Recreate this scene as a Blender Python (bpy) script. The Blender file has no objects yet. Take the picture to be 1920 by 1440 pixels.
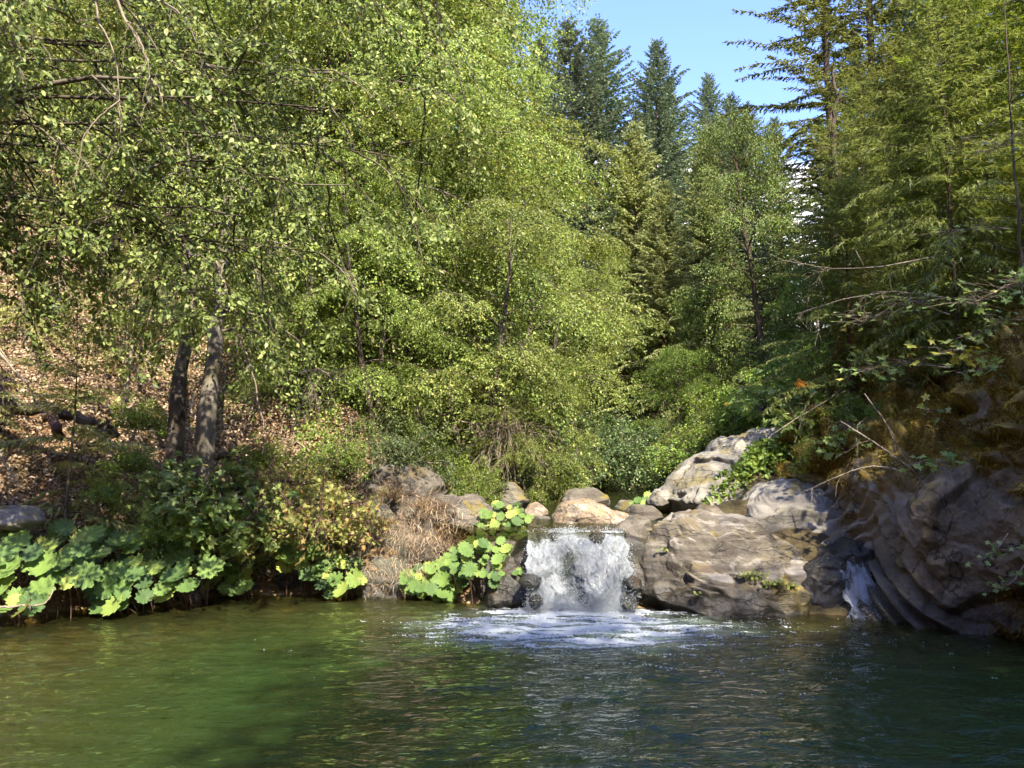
import bpy, math, random
import numpy as np
from math import radians, pi

# ------------------------------------------------------------------ basics
FPX = 1507.0; CZ = 1.6
PITCH = math.atan(180/1507.0); CP, SP = math.cos(PITCH), math.sin(PITCH)
C = bpy.context.scene.collection
UP = np.array([0., 0., 1.])
SUN = np.array([.28, -.78, .88]); SUN = SUN/np.linalg.norm(SUN)

def at(px, py, Y):
    """world point at distance Y seen at pixel (px,py) of the 1920x1440 photograph"""
    dx = (px-960)/FPX; dz = (720-py)/FPX
    d1 = CP-dz*SP; d2 = SP+dz*CP
    t = Y/d1
    return np.array([dx*t, Y, CZ+d2*t])

def unit(v):
    v = np.asarray(v, float)
    return v/np.maximum(np.linalg.norm(v, axis=-1, keepdims=True), 1e-9)

_perm = np.random.RandomState(7).permutation(256)
_perm = np.concatenate([_perm, _perm, _perm])
_g = unit(np.random.RandomState(8).normal(size=(256, 3)))
def noise(p):
    p = np.asarray(p, float); i = np.floor(p).astype(int); f = p-i; i &= 255
    u = f*f*f*(f*(f*6-15)+10); r = 0
    for a in (0, 1):
        for b in (0, 1):
            for c in (0, 1):
                h = _perm[_perm[_perm[(i[..., 0]+a) & 255]+((i[..., 1]+b) & 255)]+((i[..., 2]+c) & 255)]
                g = _g[h]
                d = g[..., 0]*(f[..., 0]-a)+g[..., 1]*(f[..., 1]-b)+g[..., 2]*(f[..., 2]-c)
                w = (u[..., 0] if a else 1-u[..., 0])*(u[..., 1] if b else 1-u[..., 1])*(u[..., 2] if c else 1-u[..., 2])
                r = r+w*d
    return r*1.6
def fbm(p, o=4, s=1.0, seed=0):
    p = np.asarray(p, float)*s+seed*17.3; r = 0; a = 1.
    for k in range(o):
        r = r+a*noise(p); p = p*2.03+5.1; a *= .5
    return r
def ridge(p, o=4, s=1.0, seed=0):
    p = np.asarray(p, float)*s+seed*17.3; r = 0; a = 1.
    for k in range(o):
        r = r+a*(1-np.abs(noise(p))*2); p = p*2.03+5.1; a *= .5
    return r-1
def sstep(a, b, x):
    t = np.clip((x-a)/(b-a), 0, 1); return t*t*(3-2*t)

# ------------------------------------------------------------------ mesh building
def mesh_np(name, V, F, v=None, smooth=True, attrs=None):
    """F: array (n,k) of polygons, or list of such arrays"""
    me = bpy.data.meshes.new(name)
    Fs = F if isinstance(F, list) else [F]
    Fs = [np.asarray(f, np.int32) for f in Fs if len(f)]
    V = np.asarray(V, np.float32)
    me.vertices.add(len(V)); me.vertices.foreach_set('co', V.ravel())
    nl = sum(f.size for f in Fs); npn = sum(len(f) for f in Fs)
    me.loops.add(nl); me.loops.foreach_set('vertex_index', np.concatenate([f.ravel() for f in Fs]))
    me.polygons.add(npn)
    tot = np.concatenate([np.full(len(f), f.shape[1], np.int32) for f in Fs])
    st = np.concatenate([[0], np.cumsum(tot)[:-1]]).astype(np.int32)
    me.polygons.foreach_set('loop_start', st)
    me.update(calc_edges=True)
    me.polygons.foreach_set('use_smooth', np.full(npn, smooth, bool))
    if v is not None:
        a = me.attributes.new('v', 'FLOAT', 'FACE'); a.data.foreach_set('value', np.asarray(v, np.float32))
    for k, arr in (attrs or {}).items():
        a = me.attributes.new(k, 'FLOAT', 'POINT'); a.data.foreach_set('value', np.asarray(arr, np.float32))
    return me
def link(name, me, mat, parent=None):
    o = bpy.data.objects.new(name, me); C.objects.link(o)
    if mat: me.materials.append(mat)
    if parent: o.parent = parent
    return o
def tag(o, label, cat, group=None, kind=None):
    o['label'] = label; o['category'] = cat
    if group: o['group'] = group
    if kind: o['kind'] = kind
    return o
def struct(o): o['kind'] = 'structure'; return o
def empty(name, loc=(0, 0, 0)):
    o = bpy.data.objects.new(name, None); C.objects.link(o); o.location = tuple(loc); o.empty_display_size = .3; return o

class Tubes:
    def __init__(s): s.V = []; s.F = []; s.n = 0
    def add(s, pts, r0, r1=None, k=6, rad=None, wob=0):
        P = np.asarray(pts, float); m = len(P)
        if m < 2: return
        r = np.asarray(rad) if rad is not None else np.linspace(r0, r1, m)
        T = unit(np.gradient(P, axis=0))
        ref = np.array([0.31, .95, .12]) if abs(T[0][2]) > .6 else UP
        A = unit(np.cross(T, ref)); B = np.cross(T, A)
        th = np.arange(k)*2*pi/k
        R = r[:, None]*np.ones(k)[None]
        if wob: R = R*(1+wob*fbm(np.stack([np.cos(th)[None]+0*R, np.sin(th)[None]+0*R, np.arange(m)[:, None]*.35+0*R], -1), 3, 1.3, s.n % 13))
        V = P[:, None]+R[..., None]*(np.cos(th)[None, :, None]*A[:, None]+np.sin(th)[None, :, None]*B[:, None])
        i = np.arange(m-1)[:, None]*k; j = np.arange(k)[None]; j2 = (j+1) % k
        F = np.stack([i+j, i+j2, i+k+j2, i+k+j], -1).reshape(-1, 4)+s.n
        s.V.append(V.reshape(-1, 3)); s.F.append(F); s.n += m*k
    def mesh(s, name):
        return mesh_np(name, np.concatenate(s.V), np.concatenate(s.F))

# leaf outlines: (along, across, up)
T_DIAMOND = [(0, 0, 0), (.45, .5, .1), (1, 0, -.06), (.45, -.5, .1)]
T_OVAL = [(0, 0, 0), (.22, .4, .08), (.62, .46, .08), (1, 0, -.08), (.62, -.46, .08), (.22, -.4, .08)]
T_BLADE = [(0, .5, 0), (1, 0, 0), (0, -.5, 0)]
T_TWIG = [(0, 0, 0), (.25, .5, 0), (1, 0, 0), (.25, -.5, 0)]
def _lobed(n, lobes, depth, cx=.42):
    out = []
    for i in range(n):
        a = 2*pi*i/n
        r = .5*(1-depth*(.5-.5*math.cos(lobes*a)))*(1-.28*(math.cos(a) < -.9))
        out.append((cx-r*math.cos(a+pi), r*math.sin(a+pi)*-1, .05*math.cos(2*a)))
    return out
T_MAPLE = _lobed(20, 5, .5)

class Leaves:
    def __init__(s): s.V = []; s.F = []; s.v = []; s.n = 0
    def add(s, P, D, N, L, Wd, T, v=None, rng=np.random):
        P = np.atleast_2d(P); n = len(P)
        if n == 0: return
        D = unit(D); N = unit(N-(N*D).sum(-1, keepdims=True)*D); S = np.cross(D, N)
        L = np.broadcast_to(L, n)[:, None, None]; Wd = np.broadcast_to(Wd, n)[:, None, None]
        T = np.asarray(T); k = len(T)
        V = P[:, None]+D[:, None]*T[None, :, 0:1]*L+S[:, None]*T[None, :, 1:2]*Wd+N[:, None]*T[None, :, 2:3]*L
        F = np.arange(n*k).reshape(n, k)+s.n
        s.V.append(V.reshape(-1, 3)); s.F.append(F); s.n += n*k
        s.v.append(rng.uniform(0, 1, n) if v is None else np.broadcast_to(v, n))
    def mesh(s, name):
        ks = {}
        for F, v in zip(s.F, s.v):
            ks.setdefault(F.shape[1], []).append((F, v))
        Fs = [np.concatenate([a for a, _ in q]) for q in ks.values()]
        vs = np.concatenate([np.concatenate([b for _, b in q]) for q in ks.values()])
        return mesh_np(name, np.concatenate(s.V), Fs, v=vs, smooth=False)

# ------------------------------------------------------------------ materials
def new_mat(name):
    m = bpy.data.materials.new(name); m.use_nodes = True; nt = m.node_tree; nt.nodes.clear()
    out = nt.nodes.new('ShaderNodeOutputMaterial')
    class N:
        def __call__(s, t, **kw):
            n = nt.nodes.new('ShaderNode'+t)
            for k, v in kw.items():
                if k in n.inputs: n.inputs[k].default_value = v
                else: setattr(n, k, v)
            return n
        def l(s, a, b): nt.links.new(a, b)
    N = N(); N.out = out; N.nt = nt
    return m, N
def ramp(N, fac, stops, interp='LINEAR'):
    r = N('ValToRGB'); N.l(fac, r.inputs[0]); e = r.color_ramp; e.interpolation = interp
    while len(e.elements) < len(stops): e.elements.new(.5)
    for el, (p, c) in zip(e.elements, stops):
        el.position = p; el.color = (c[0], c[1], c[2], 1) if not isinstance(c, (int, float)) else (c, c, c, 1)
    return r.outputs[0]
def nz(N, vec, scale, detail=4, rough=.55, dist=0, col=False):
    n = N('TexNoise', Scale=scale, Detail=detail, Roughness=rough, Distortion=dist); N.l(vec, n.inputs['Vector'])
    return n.outputs['Color' if col else 'Fac']
def mixc(N, fac, a, b, bt='MIX'):
    m = N('Mix', data_type='RGBA', blend_type=bt)
    for sk, x in ((m.inputs[0], fac), (m.inputs[6], a), (m.inputs[7], b)):
        if isinstance(x, (int, float)): sk.default_value = x
        elif isinstance(x, tuple): sk.default_value = (*x[:3], 1)
        else: N.l(x, sk)
    return m.outputs[2]
def mth(N, op, a, b=None, clamp=False):
    m = N('Math', operation=op, use_clamp=clamp)
    for i, x in enumerate((a, b)):
        if x is None: continue
        if isinstance(x, (int, float)): m.inputs[i].default_value = x
        else: N.l(x, m.inputs[i])
    return m.outputs[0]
def attr(N, name):
    a = N('Attribute', attribute_name=name); return a.outputs['Fac']
def geo_pos(N): return N('NewGeometry').outputs['Position']
def bump(N, h, strength, dist=.02, prev=None):
    b = N('Bump', Strength=strength, Distance=dist); N.l(h, b.inputs['Height'])
    if prev: N.l(prev, b.inputs['Normal'])
    return b.outputs[0]

def leaf_mat(name, stops, trans=.35, tcol=1.35, rough=.5, spec=.35, hue=.06):
    m, N = new_mat(name)
    col = ramp(N, attr(N, 'v'), stops)
    oi = N('ObjectInfo').outputs['Random']
    big = nz(N, geo_pos(N), .55, 1)
    val = mth(N, 'ADD', mth(N, 'MULTIPLY', oi, .35), mth(N, 'MULTIPLY', big, .8))
    hsv = N('HueSaturation'); N.l(col, hsv.inputs['Color'])
    N.l(mth(N, 'ADD', val, .42), hsv.inputs['Value'])
    N.l(mth(N, 'ADD', .5-hue/2*.5, mth(N, 'MULTIPLY', oi, hue*.5)), hsv.inputs['Hue'])
    c = hsv.outputs[0]
    p = N('BsdfPrincipled', Roughness=rough); N.l(c, p.inputs['Base Color']); p.inputs['Specular IOR Level'].default_value = spec
    t = N('BsdfTranslucent'); tc = N('HueSaturation', Value=tcol, Saturation=1.1, Hue=.49); N.l(c, tc.inputs['Color']); N.l(tc.outputs[0], t.inputs[0])
    mx = N('MixShader'); mx.inputs[0].default_value = trans
    N.l(p.outputs[0], mx.inputs[1]); N.l(t.outputs[0], mx.inputs[2]); N.l(mx.outputs[0], N.out.inputs[0])
    return m

def bark_mat(name, c1, c2, c3=None, scale=9):
    m, N = new_mat(name)
    tc = N('TexCoord').outputs['Object']
    mp = N('Mapping'); mp.inputs['Scale'].default_value = (1, 1, .3); N.l(tc, mp.inputs['Vector'])
    n1 = nz(N, mp.outputs[0], scale, 8, .7); n2 = nz(N, tc, 1.8, 4)
    col = ramp(N, n1, [(.35, c1), (.62, c2)])
    if c3: col = mixc(N, ramp(N, n2, [(.48, 0), (.6, 1)]), col, c3)
    p = N('BsdfPrincipled', Roughness=.9); N.l(col, p.inputs['Base Color']); p.inputs['Specular IOR Level'].default_value = .2
    N.l(bump(N, n1, .9, .03), p.inputs['Normal']); N.l(p.outputs[0], N.out.inputs[0])
    return m

def rock_mat(name, c1, c2, lichen=(.35, .35, .33), lich=.55, moss=(.16, .12, .02), strata=(1, 1, 5), wet=True, scale=1.0, top=None):
    m, N = new_mat(name)
    pos = geo_pos(N)
    mp = N('Mapping'); mp.inputs['Scale'].default_value = strata; mp.inputs['Rotation'].default_value = (.1, -.2, 0); N.l(pos, mp.inputs['Vector'])
    n1 = nz(N, mp.outputs[0], 1.6*scale, 10, .65, .6)
    n2 = nz(N, pos, 5*scale, 10, .72); n3 = nz(N, pos, 38*scale, 6, .7); n4 = nz(N, pos, 2.2*scale, 6, .6, .4)
    col = ramp(N, n1, [(.3, c1), (.5, tuple((a+b)/2 for a, b in zip(c1, c2))), (.68, c2)])
    col = mixc(N, mth(N, 'MULTIPLY', ramp(N, n2, [(lich, 0), (lich+.1, 1)]), .75), col, lichen)
    col = mixc(N, .55, col, ramp(N, n3, [(.3, .25), (.7, 1.)]), 'MULTIPLY')
    col = mixc(N, mth(N, 'MULTIPLY', attr(N, 'pale'), .8), col, mixc(N, n2, (.16, .145, .11), (.36, .335, .275)))
    # cracks
    vo = N('TexVoronoi', feature='DISTANCE_TO_EDGE', Scale=1.5*scale)
    wv = N('VectorMath', operation='ADD'); N.l(mp.outputs[0], wv.inputs[0])
    nn = N('VectorMath', operation='SCALE'); N.l(nz(N, pos, 2.5, 5, .6, 0, True), nn.inputs[0]); nn.inputs['Scale'].default_value = .8
    N.l(nn.outputs[0], wv.inputs[1]); N.l(wv.outputs[0], vo.inputs['Vector'])
    crack = ramp(N, vo.outputs['Distance'], [(0, 0), (.035, 1)])
    crack = mth(N, 'MAXIMUM', crack, ramp(N, n4, [(.45, 1), (.55, 0)]))
    col = mixc(N, mth(N, 'SUBTRACT', 1, crack), col, (.02, .017, .013))
    # rusty / mossy patches on top faces
    nrm = N('NewGeometry').outputs['Normal']; sx = N('SeparateXYZ'); N.l(nrm, sx.inputs[0])
    if top:
        st = ramp(N, n1, [(.38, top[0]), (.47, top[1]), (.56, top[2]), (.66, top[1])])
        tm = ramp(N, mth(N, 'ADD', sx.outputs[2], mth(N, 'MULTIPLY', n4, .5)), [(.8, 0), (1, 1)])
        col = mixc(N, mth(N, 'MULTIPLY', tm, .5), col, st)
    mk = mth(N, 'MULTIPLY', ramp(N, sx.outputs[2], [(.3, 0), (.75, 1)]), ramp(N, n4, [(.5, 0), (.58, 1)]))
    col = mixc(N, mth(N, 'MULTIPLY', mk, .8), col, moss)
    am = attr(N, 'moss')
    mosscol = ramp(N, nz(N, pos, 7, 8, .7), [(.3, (.06, .04, .01)), (.5, (.19, .13, .025)), (.7, (.34, .27, .05))])
    col = mixc(N, am, col, mosscol)
    h = mth(N, 'ADD', mth(N, 'MULTIPLY', n2, 1.0), mth(N, 'MULTIPLY', n3, .3))
    h = mth(N, 'ADD', h, mth(N, 'MULTIPLY', crack, .3))
    p = N('BsdfPrincipled', Roughness=.85)
    if wet:
        sp = N('SeparateXYZ'); N.l(pos, sp.inputs[0])
        wz = mth(N, 'ADD', sp.outputs[2], mth(N, 'MULTIPLY', n4, -.45))
        w = ramp(N, wz, [(0, 1), (.1, 0)])
        w = mth(N, 'MAXIMUM', w, attr(N, 'wet'))
        col = mixc(N, mth(N, 'MULTIPLY', w, .78), col, (.012, .011, .009))
        N.l(mth(N, 'SUBTRACT', .85, mth(N, 'MULTIPLY', w, .5)), p.inputs['Roughness'])
    N.l(col, p.inputs['Base Color']); p.inputs['Specular IOR Level'].default_value = .35
    N.l(bump(N, h, .8, .035), p.inputs['Normal']); N.l(p.outputs[0], N.out.inputs[0])
    return m

YG = [(0, (.07, .1, .022)), (.3, (.15, .2, .04)), (.7, (.26, .325, .07)), (.93, (.37, .4, .11)), (1, (.42, .38, .12))]
M = {}
M['alder'] = leaf_mat('alder_leaf', YG, .38)
M['alder_near'] = leaf_mat('near_leaf', [(0, (.08, .11, .03)), (.5, (.165, .205, .05)), (.85, (.27, .31, .09)), (1, (.42, .41, .16))], .42, rough=.5, spec=.3)
M['oak'] = leaf_mat('oak_leaf', [(0, (.05, .08, .016)), (.6, (.12, .18, .03)), (.95, (.2, .27, .05)), (1, (.22, .15, .05))], .3)
M['shrub_gray'] = leaf_mat('willow_leaf', [(0, (.05, .08, .025)), (.6, (.1, .15, .05)), (1, (.2, .25, .1))], .35)
M['shrub_gold'] = leaf_mat('gold_leaf', [(0, (.13, .14, .035)), (.5, (.27, .29, .075)), (.8, (.36, .32, .1)), (1, (.36, .19, .07))], .42)
M['shrub_dry'] = leaf_mat('dry_leaf', [(0, (.1, .06, .03)), (.6, (.26, .17, .075)), (.85, (.36, .27, .11)), (1, (.24, .26, .07))], .25)
M['cover'] = leaf_mat('cover_leaf', [(0, (.09, .15, .025)), (.6, (.2, .3, .05)), (1, (.34, .42, .09))], .42)
M['fir'] = leaf_mat('fir_needle', [(0, (.08, .105, .03)), (.6, (.185, .22, .058)), (1, (.3, .32, .09))], .42)
M['fir_far'] = leaf_mat('far_haze_needle', [(0, (.075, .11, .07)), (.6, (.16, .21, .115)), (1, (.26, .3, .15))], .22)  # needle colour lightened to stand in for distance haze
M['fir_pale'] = leaf_mat('pale_needle', [(0, (.19, .22, .09)), (.6, (.33, .37, .15)), (1, (.45, .46, .2))], .35)
M['fir_olive'] = leaf_mat('olive_needle', [(0, (.1, .14, .025)), (.6, (.2, .26, .045)), (1, (.32, .37, .07))], .35)
M['fir_young'] = leaf_mat('young_needle', [(0, (.2, .21, .07)), (.6, (.33, .34, .11)), (1, (.44, .38, .16))], .35)
M['maple'] = leaf_mat('maple_leaf', [(0, (.13, .2, .055)), (.6, (.25, .34, .095)), (.95, (.37, .43, .14)), (1, (.45, .34, .07))], .4)
M['yellow_maple'] = leaf_mat('yellow_leaf', [(0, (.2, .22, .03)), (.6, (.36, .34, .05)), (1, (.45, .36, .06))], .45)
M['orange_maple'] = leaf_mat('orange_leaf', [(0, (.4, .12, .03)), (.6, (.5, .2, .05)), (1, (.55, .3, .1))], .4)
M['litter'] = leaf_mat('litter_leaf', [(0, (.08, .052, .028)), (.4, (.22, .15, .08)), (.8, (.38, .275, .165)), (1, (.5, .41, .28))], .1, spec=.2)
M['bark'] = bark_mat('alder_bark', (.022, .016, .012), (.1, .078, .055), (.15, .125, .09))
M['bark_pale'] = bark_mat('pale_bark', (.05, .04, .03), (.21, .18, .135), (.1, .085, .05), 6)
M['bark_dark'] = bark_mat('dark_bark', (.02, .013, .01), (.1, .07, .05), (.07, .06, .03))
M['bark_red'] = bark_mat('pine_bark', (.05, .028, .022), (.17, .1, .075))
M['twig'] = bark_mat('bare_twig', (.14, .105, .07), (.34, .28, .2), None, 20)
M['moss'] = leaf_mat('moss_tuft', [(0, (.04, .022, .008)), (.45, (.18, .12, .022)), (.8, (.36, .28, .045)), (1, (.48, .42, .1))], .35, spec=.1)
M['rock_grey'] = rock_mat('grey_rock', (.06, .048, .034), (.23, .2, .15), lich=.6)
M['rock_brown'] = rock_mat('brown_rock', (.05, .037, .027), (.17, .15, .115), (.3, .28, .23), .6, (.1, .075, .03))
M['rock_layer'] = rock_mat('layered_rock', (.055, .043, .031), (.18, .155, .118), (.3, .275, .23), .61, (.1, .075, .03), (.8, .8, 7), top=((.09, .058, .038), (.23, .2, .16), (.34, .31, .27)))
M['rock_tan'] = rock_mat('tan_rock', (.13, .09, .055), (.34, .265, .185), (.42, .38, .31), .5, (.28, .18, .08), (1, 1, 2))
M['rock_pale'] = rock_mat('pale_rock', (.14, .12, .09), (.36, .325, .26), (.45, .42, .35), .6, (.14, .11, .03))
M['rock_green'] = rock_mat('green_rock', (.05, .05, .035), (.17, .165, .12), (.26, .26, .2), .56, (.17, .1, .04))
M['cliff'] = rock_mat('cliff_rock', (.08, .056, .03), (.29, .23, .145), (.36, .3, .2), .6, (.14, .1, .02), (2.2, 1, 1.2))

def darm_mat():
    m, N = new_mat('umbrella_leaf')
    r = attr(N, 'rad'); th = attr(N, 'ang'); v = attr(N, 'v')
    vein = mth(N, 'ABSOLUTE', mth(N, 'SINE', mth(N, 'MULTIPLY', th, 5.5)))
    veinm = mth(N, 'MULTIPLY', ramp(N, vein, [(0, 1), (.16, 0)]), .6)
    oi = N('ObjectInfo').outputs['Random']
    col = ramp(N, v, [(0, (.05, .09, .035)), (.4, (.1, .17, .045)), (.75, (.18, .27, .06)), (1, (.34, .38, .09))])
    sp = ramp(N, nz(N, geo_pos(N), 14, 5, .7), [(.6, 0), (.72, 1)])
    col = mixc(N, mth(N, 'MULTIPLY', sp, .35), col, (.28, .22, .08))
    col = mixc(N, veinm, col, (.26, .36, .14))
    p = N('BsdfPrincipled', Roughness=.5); N.l(col, p.inputs['Base Color']); p.inputs['Specular IOR Level'].default_value = .2
    h = mth(N, 'MULTIPLY', vein, -1)
    N.l(bump(N, mth(N, 'SUBTRACT', 1, ramp(N, vein, [(0, 1), (.4, 0)])), .6, .008), p.inputs['Normal'])
    t = N('BsdfTranslucent'); tc = N('HueSaturation', Value=1.4, Hue=.485); N.l(col, tc.inputs['Color']); N.l(tc.outputs[0], t.inputs[0])
    mx = N('MixShader'); mx.inputs[0].default_value = .35
    N.l(p.outputs[0], mx.inputs[1]); N.l(t.outputs[0], mx.inputs[2]); N.l(mx.outputs[0], N.out.inputs[0])
    return m
M['darm'] = darm_mat()
# ------------------------------------------------------------------ terrain
POOL = np.array([(-10, -3), (-9.5, 5), (-7.8, 8.4), (-6.1, 9.64), (-3.8, 11.6), (-1.6, 11.5), (0, 10.5), (1.6, 10.4), (3.9, 9.8), (4.6, 9.3), (5.5, 8.5), (7.2, 6.5), (7.8, 3), (7.5, -3)], float)
CHAN = np.array([(0, 10.6), (-.9, 12), (-1.1, 14), (-.8, 18), (.8, 26), (3, 45), (6, 90), (8, 90), (5.5, 45), (4.2, 26), (3.7, 18), (3.0, 14), (2.4, 12), (1.7, 10.6)], float)
def sdpoly(x, y, P):
    d = np.full(x.shape, 1e9); ins = np.zeros(x.shape, bool)
    n = len(P)
    for i in range(n):
        a = P[i]; b = P[(i+1) % n]; ex, ey = b-a
        t = np.clip(((x-a[0])*ex+(y-a[1])*ey)/(ex*ex+ey*ey), 0, 1)
        d = np.minimum(d, np.hypot(x-a[0]-t*ex, y-a[1]-t*ey))
        c = ((a[1] > y) != (b[1] > y)) & (x < (b[0]-a[0])*(y-a[1])/(b[1]-a[1]+1e-12)+a[0])
        ins ^= c
    return np.where(ins, -d, d)
def stream_z(y): return .93+np.clip(y-11.2, 0, 5)*.07+np.clip(y-16, 0, 200)*.1
def ground_z(x, y):
    x = np.asarray(x, float); y = np.asarray(y, float)
    dp = sdpoly(x, y, POOL); dc = sdpoly(x, y, CHAN)
    xc = np.interp(y, [0, 10, 14, 18, 26, 45, 90], [0, .8, 1, 1.5, 2.5, 4.2, 7])
    right = sstep(-1, 1.5, x-xc)
    def prof(d):
        L = np.where(d > 0, .12*np.minimum(d, .5)/.5+.86*np.maximum(d-.15, 0), 0)
        L = np.where(L > 20, 20+(L-20)*.5, L)
        Rr = 9.5*(1-np.exp(-np.maximum(d, 0)*.8/9.5))
        return L*(1-right)+Rr*right
    pool_in = np.where(dp < 0, -.1-(.07+.3*sstep(-5, 1.5, x+.3*(y-6)))*np.minimum(-dp, 4)*1.2, 0)
    zp = np.where(dp < 0, pool_in, prof(dp))
    zc = stream_z(y)-.22+prof(dc)+np.where(y < 10.6, 30, 0)+np.where(dc < 0, -.1, 0)
    z = np.where(dp < 0, zp, np.minimum(zp, zc))
    # shore behind the camera
    z = np.where(y < 1.2, np.maximum(z, np.minimum((1.2-y)*.45-.3, .9)), z)
    z = np.minimum(z, 60)
    p = np.stack([x, y, 0*x], -1)
    amp = np.clip(np.abs(dp), 0, 1)*sstep(0, 1, np.maximum(dp, -.3)+.4)
    z = z+amp*(.34*fbm(p, 4, .45)+.12*fbm(p, 3, 2.2, 3))
    return z
def gz(x, y): return float(ground_z(np.array([x]), np.array([y]))[0])

def ground_material():
    m, N = new_mat('forest_floor'); pos = geo_pos(N)
    n1 = nz(N, pos, 1.1, 8, .65); n2 = nz(N, pos, 26, 8, .75); n3 = nz(N, pos, .5, 5, .6)
    col = ramp(N, n2, [(.28, (.035, .02, .01)), (.45, (.12, .065, .032)), (.6, (.26, .155, .08)), (.75, (.4, .28, .17))])
    col = mixc(N, mth(N, 'MULTIPLY', ramp(N, n1, [(.5, 0), (.62, 1)]), .8), col, (.13, .115, .03))
    col = mixc(N, mth(N, 'MULTIPLY', ramp(N, n3, [(.5, 0), (.6, 1)]), .6), col, (.05, .03, .018))
    s = N('SeparateXYZ'); N.l(pos, s.inputs[0])
    col = mixc(N, mth(N, 'MULTIPLY', ramp(N, mth(N, 'MULTIPLY', s.outputs[0], .2), [(.2, 0), (.4, 1)]), .8), col, mixc(N, n2, (.02, .016, .008), (.13, .11, .055)))
    # bed of the pool: silty tan stone
    w = ramp(N, mth(N, 'MULTIPLY', s.outputs[2], 1), [(0, 1), (.04, 0)])
    bed = ramp(N, nz(N, pos, 2.5, 7, .65), [(.3, (.08, .055, .025)), (.55, (.24, .17, .08)), (.7, (.4, .3, .17))])
    col = mixc(N, w, col, bed)
    p = N('BsdfPrincipled', Roughness=.95); N.l(col, p.inputs['Base Color']); p.inputs['Specular IOR Level'].default_value = .15
    h = mth(N, 'ADD', n2, mth(N, 'MULTIPLY', n1, 2)); N.l(bump(N, h, .9, .05), p.inputs['Normal'])
    N.l(p.outputs[0], N.out.inputs[0]); return m

def grid_mesh(name, xs, ys, fz, extra=None):
    X, Y = np.meshgrid(xs, ys); Z = fz(X, Y)
    V = np.stack([X, Y, Z], -1).reshape(-1, 3); nx, ny = len(xs), len(ys)
    i = (np.arange(ny-1)[:, None]*nx+np.arange(nx-1)[None]).ravel()
    F = np.stack([i, i+1, i+nx+1, i+nx], -1)
    return V, F
xs = np.concatenate([np.arange(-90, -14, 1.2), np.arange(-14, 14, .11), np.arange(14, 90, 1.2)])
ys = np.concatenate([np.arange(-25, -1, 1.), np.arange(-1, 20, .11), np.arange(20, 34, .35), np.arange(34, 120, 1.6)])
V, F = grid_mesh('ground', xs, ys, ground_z)
struct(link('ground', mesh_np('ground', V, F), ground_material()))

# ------------------------------------------------------------------ water
FALL = np.array([.82, 10.1])
def wave(x, y):
    p = np.stack([x*.8, y*1.6, 0*x], -1)
    z = .022*fbm(p, 3, 1.6)+.009*fbm(p, 2, 6)
    r = np.hypot(x-FALL[0], (y-FALL[1])*1.4)
    z += np.exp(-r*.55)*(.022*fbm(np.stack([x, y, 0*x], -1), 4, 3.5, 2))
    z += .03*np.exp(-(r/.75)**2)
    return z
def water_material():
    m, N = new_mat('pool_water'); pos = geo_pos(N)
    mp = N('Mapping'); mp.inputs['Scale'].default_value = (.75, 1.5, 1); mp.inputs['Rotation'].default_value = (0, 0, -.12); N.l(pos, mp.inputs['Vector'])
    n1 = nz(N, mp.outputs[0], 2.0, 5, .6, .8); n2 = nz(N, mp.outputs[0], 7, 4, .6, .5); n3 = nz(N, mp.outputs[0], 24, 3, .5)
    near = attr(N, 'agit')
    h = mth(N, 'ADD', mth(N, 'MULTIPLY', n1, .55), mth(N, 'MULTIPLY', n2, .2))
    h = mth(N, 'ADD', h, mth(N, 'MULTIPLY', mth(N, 'MULTIPLY', n3, near), .16))
    nrm = bump(N, h, 1., .12)
    fr = N('Fresnel', IOR=1.33); N.l(nrm, fr.inputs['Normal'])
    gl = N('BsdfGlossy', Roughness=.03); N.l(nrm, gl.inputs['Normal']); gl.inputs['Color'].default_value = (1, 1, 1, 1)
    df = N('BsdfDiffuse'); tr = N('BsdfTransparent')
    ae = attr(N, 'aer')
    c = mixc(N, attr(N, 'deep'), (.036, .038, .011), (.017, .038, .009))
    c = mixc(N, ae, c, (.42, .55, .48))
    N.l(c, df.inputs[0]); tr.inputs[0].default_value = (.6, .57, .34, 1)
    b = N('MixShader'); f = mth(N, 'MAXIMUM', attr(N, 'turb'), ae); N.l(f, b.inputs[0]); N.l(tr.outputs[0], b.inputs[1]); N.l(df.outputs[0], b.inputs[2])
    mx = N('MixShader'); N.l(fr.outputs[0], mx.inputs[0]); N.l(b.outputs[0], mx.inputs[1]); N.l(gl.outputs[0], mx.inputs[2])
    N.l(mx.outputs[0], N.out.inputs[0]); return m
M['water'] = water_material()
xs = np.arange(-11, 9, .05); ys = np.concatenate([np.arange(-1.5, 3, .2), np.arange(3, 12.2, .04)])
V, F = grid_mesh('water', xs, ys, wave)
dep = np.clip(-ground_z(V[:, 0], V[:, 1]), 0, 3)
r = np.hypot((V[:, 0]-FALL[0]+.1)/1.7, (V[:, 1]-FALL[1]+.9)/1.35)
aer = np.clip(1.25-r, 0, 1)*(.5+1.0*fbm(V*[1, 2.6, 0], 5, 1.6))*.8
agit = np.exp(-np.hypot(V[:, 0]-FALL[0], V[:, 1]-FALL[1])*.3)
keep = np.ones(len(F), bool)
struct(link('water', mesh_np('water', V, F[keep], attrs=dict(deep=sstep(.2, 1.3, dep), turb=1-np.exp(-dep*1.5), aer=np.clip(aer, 0, .9), agit=agit)), M['water']))

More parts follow.
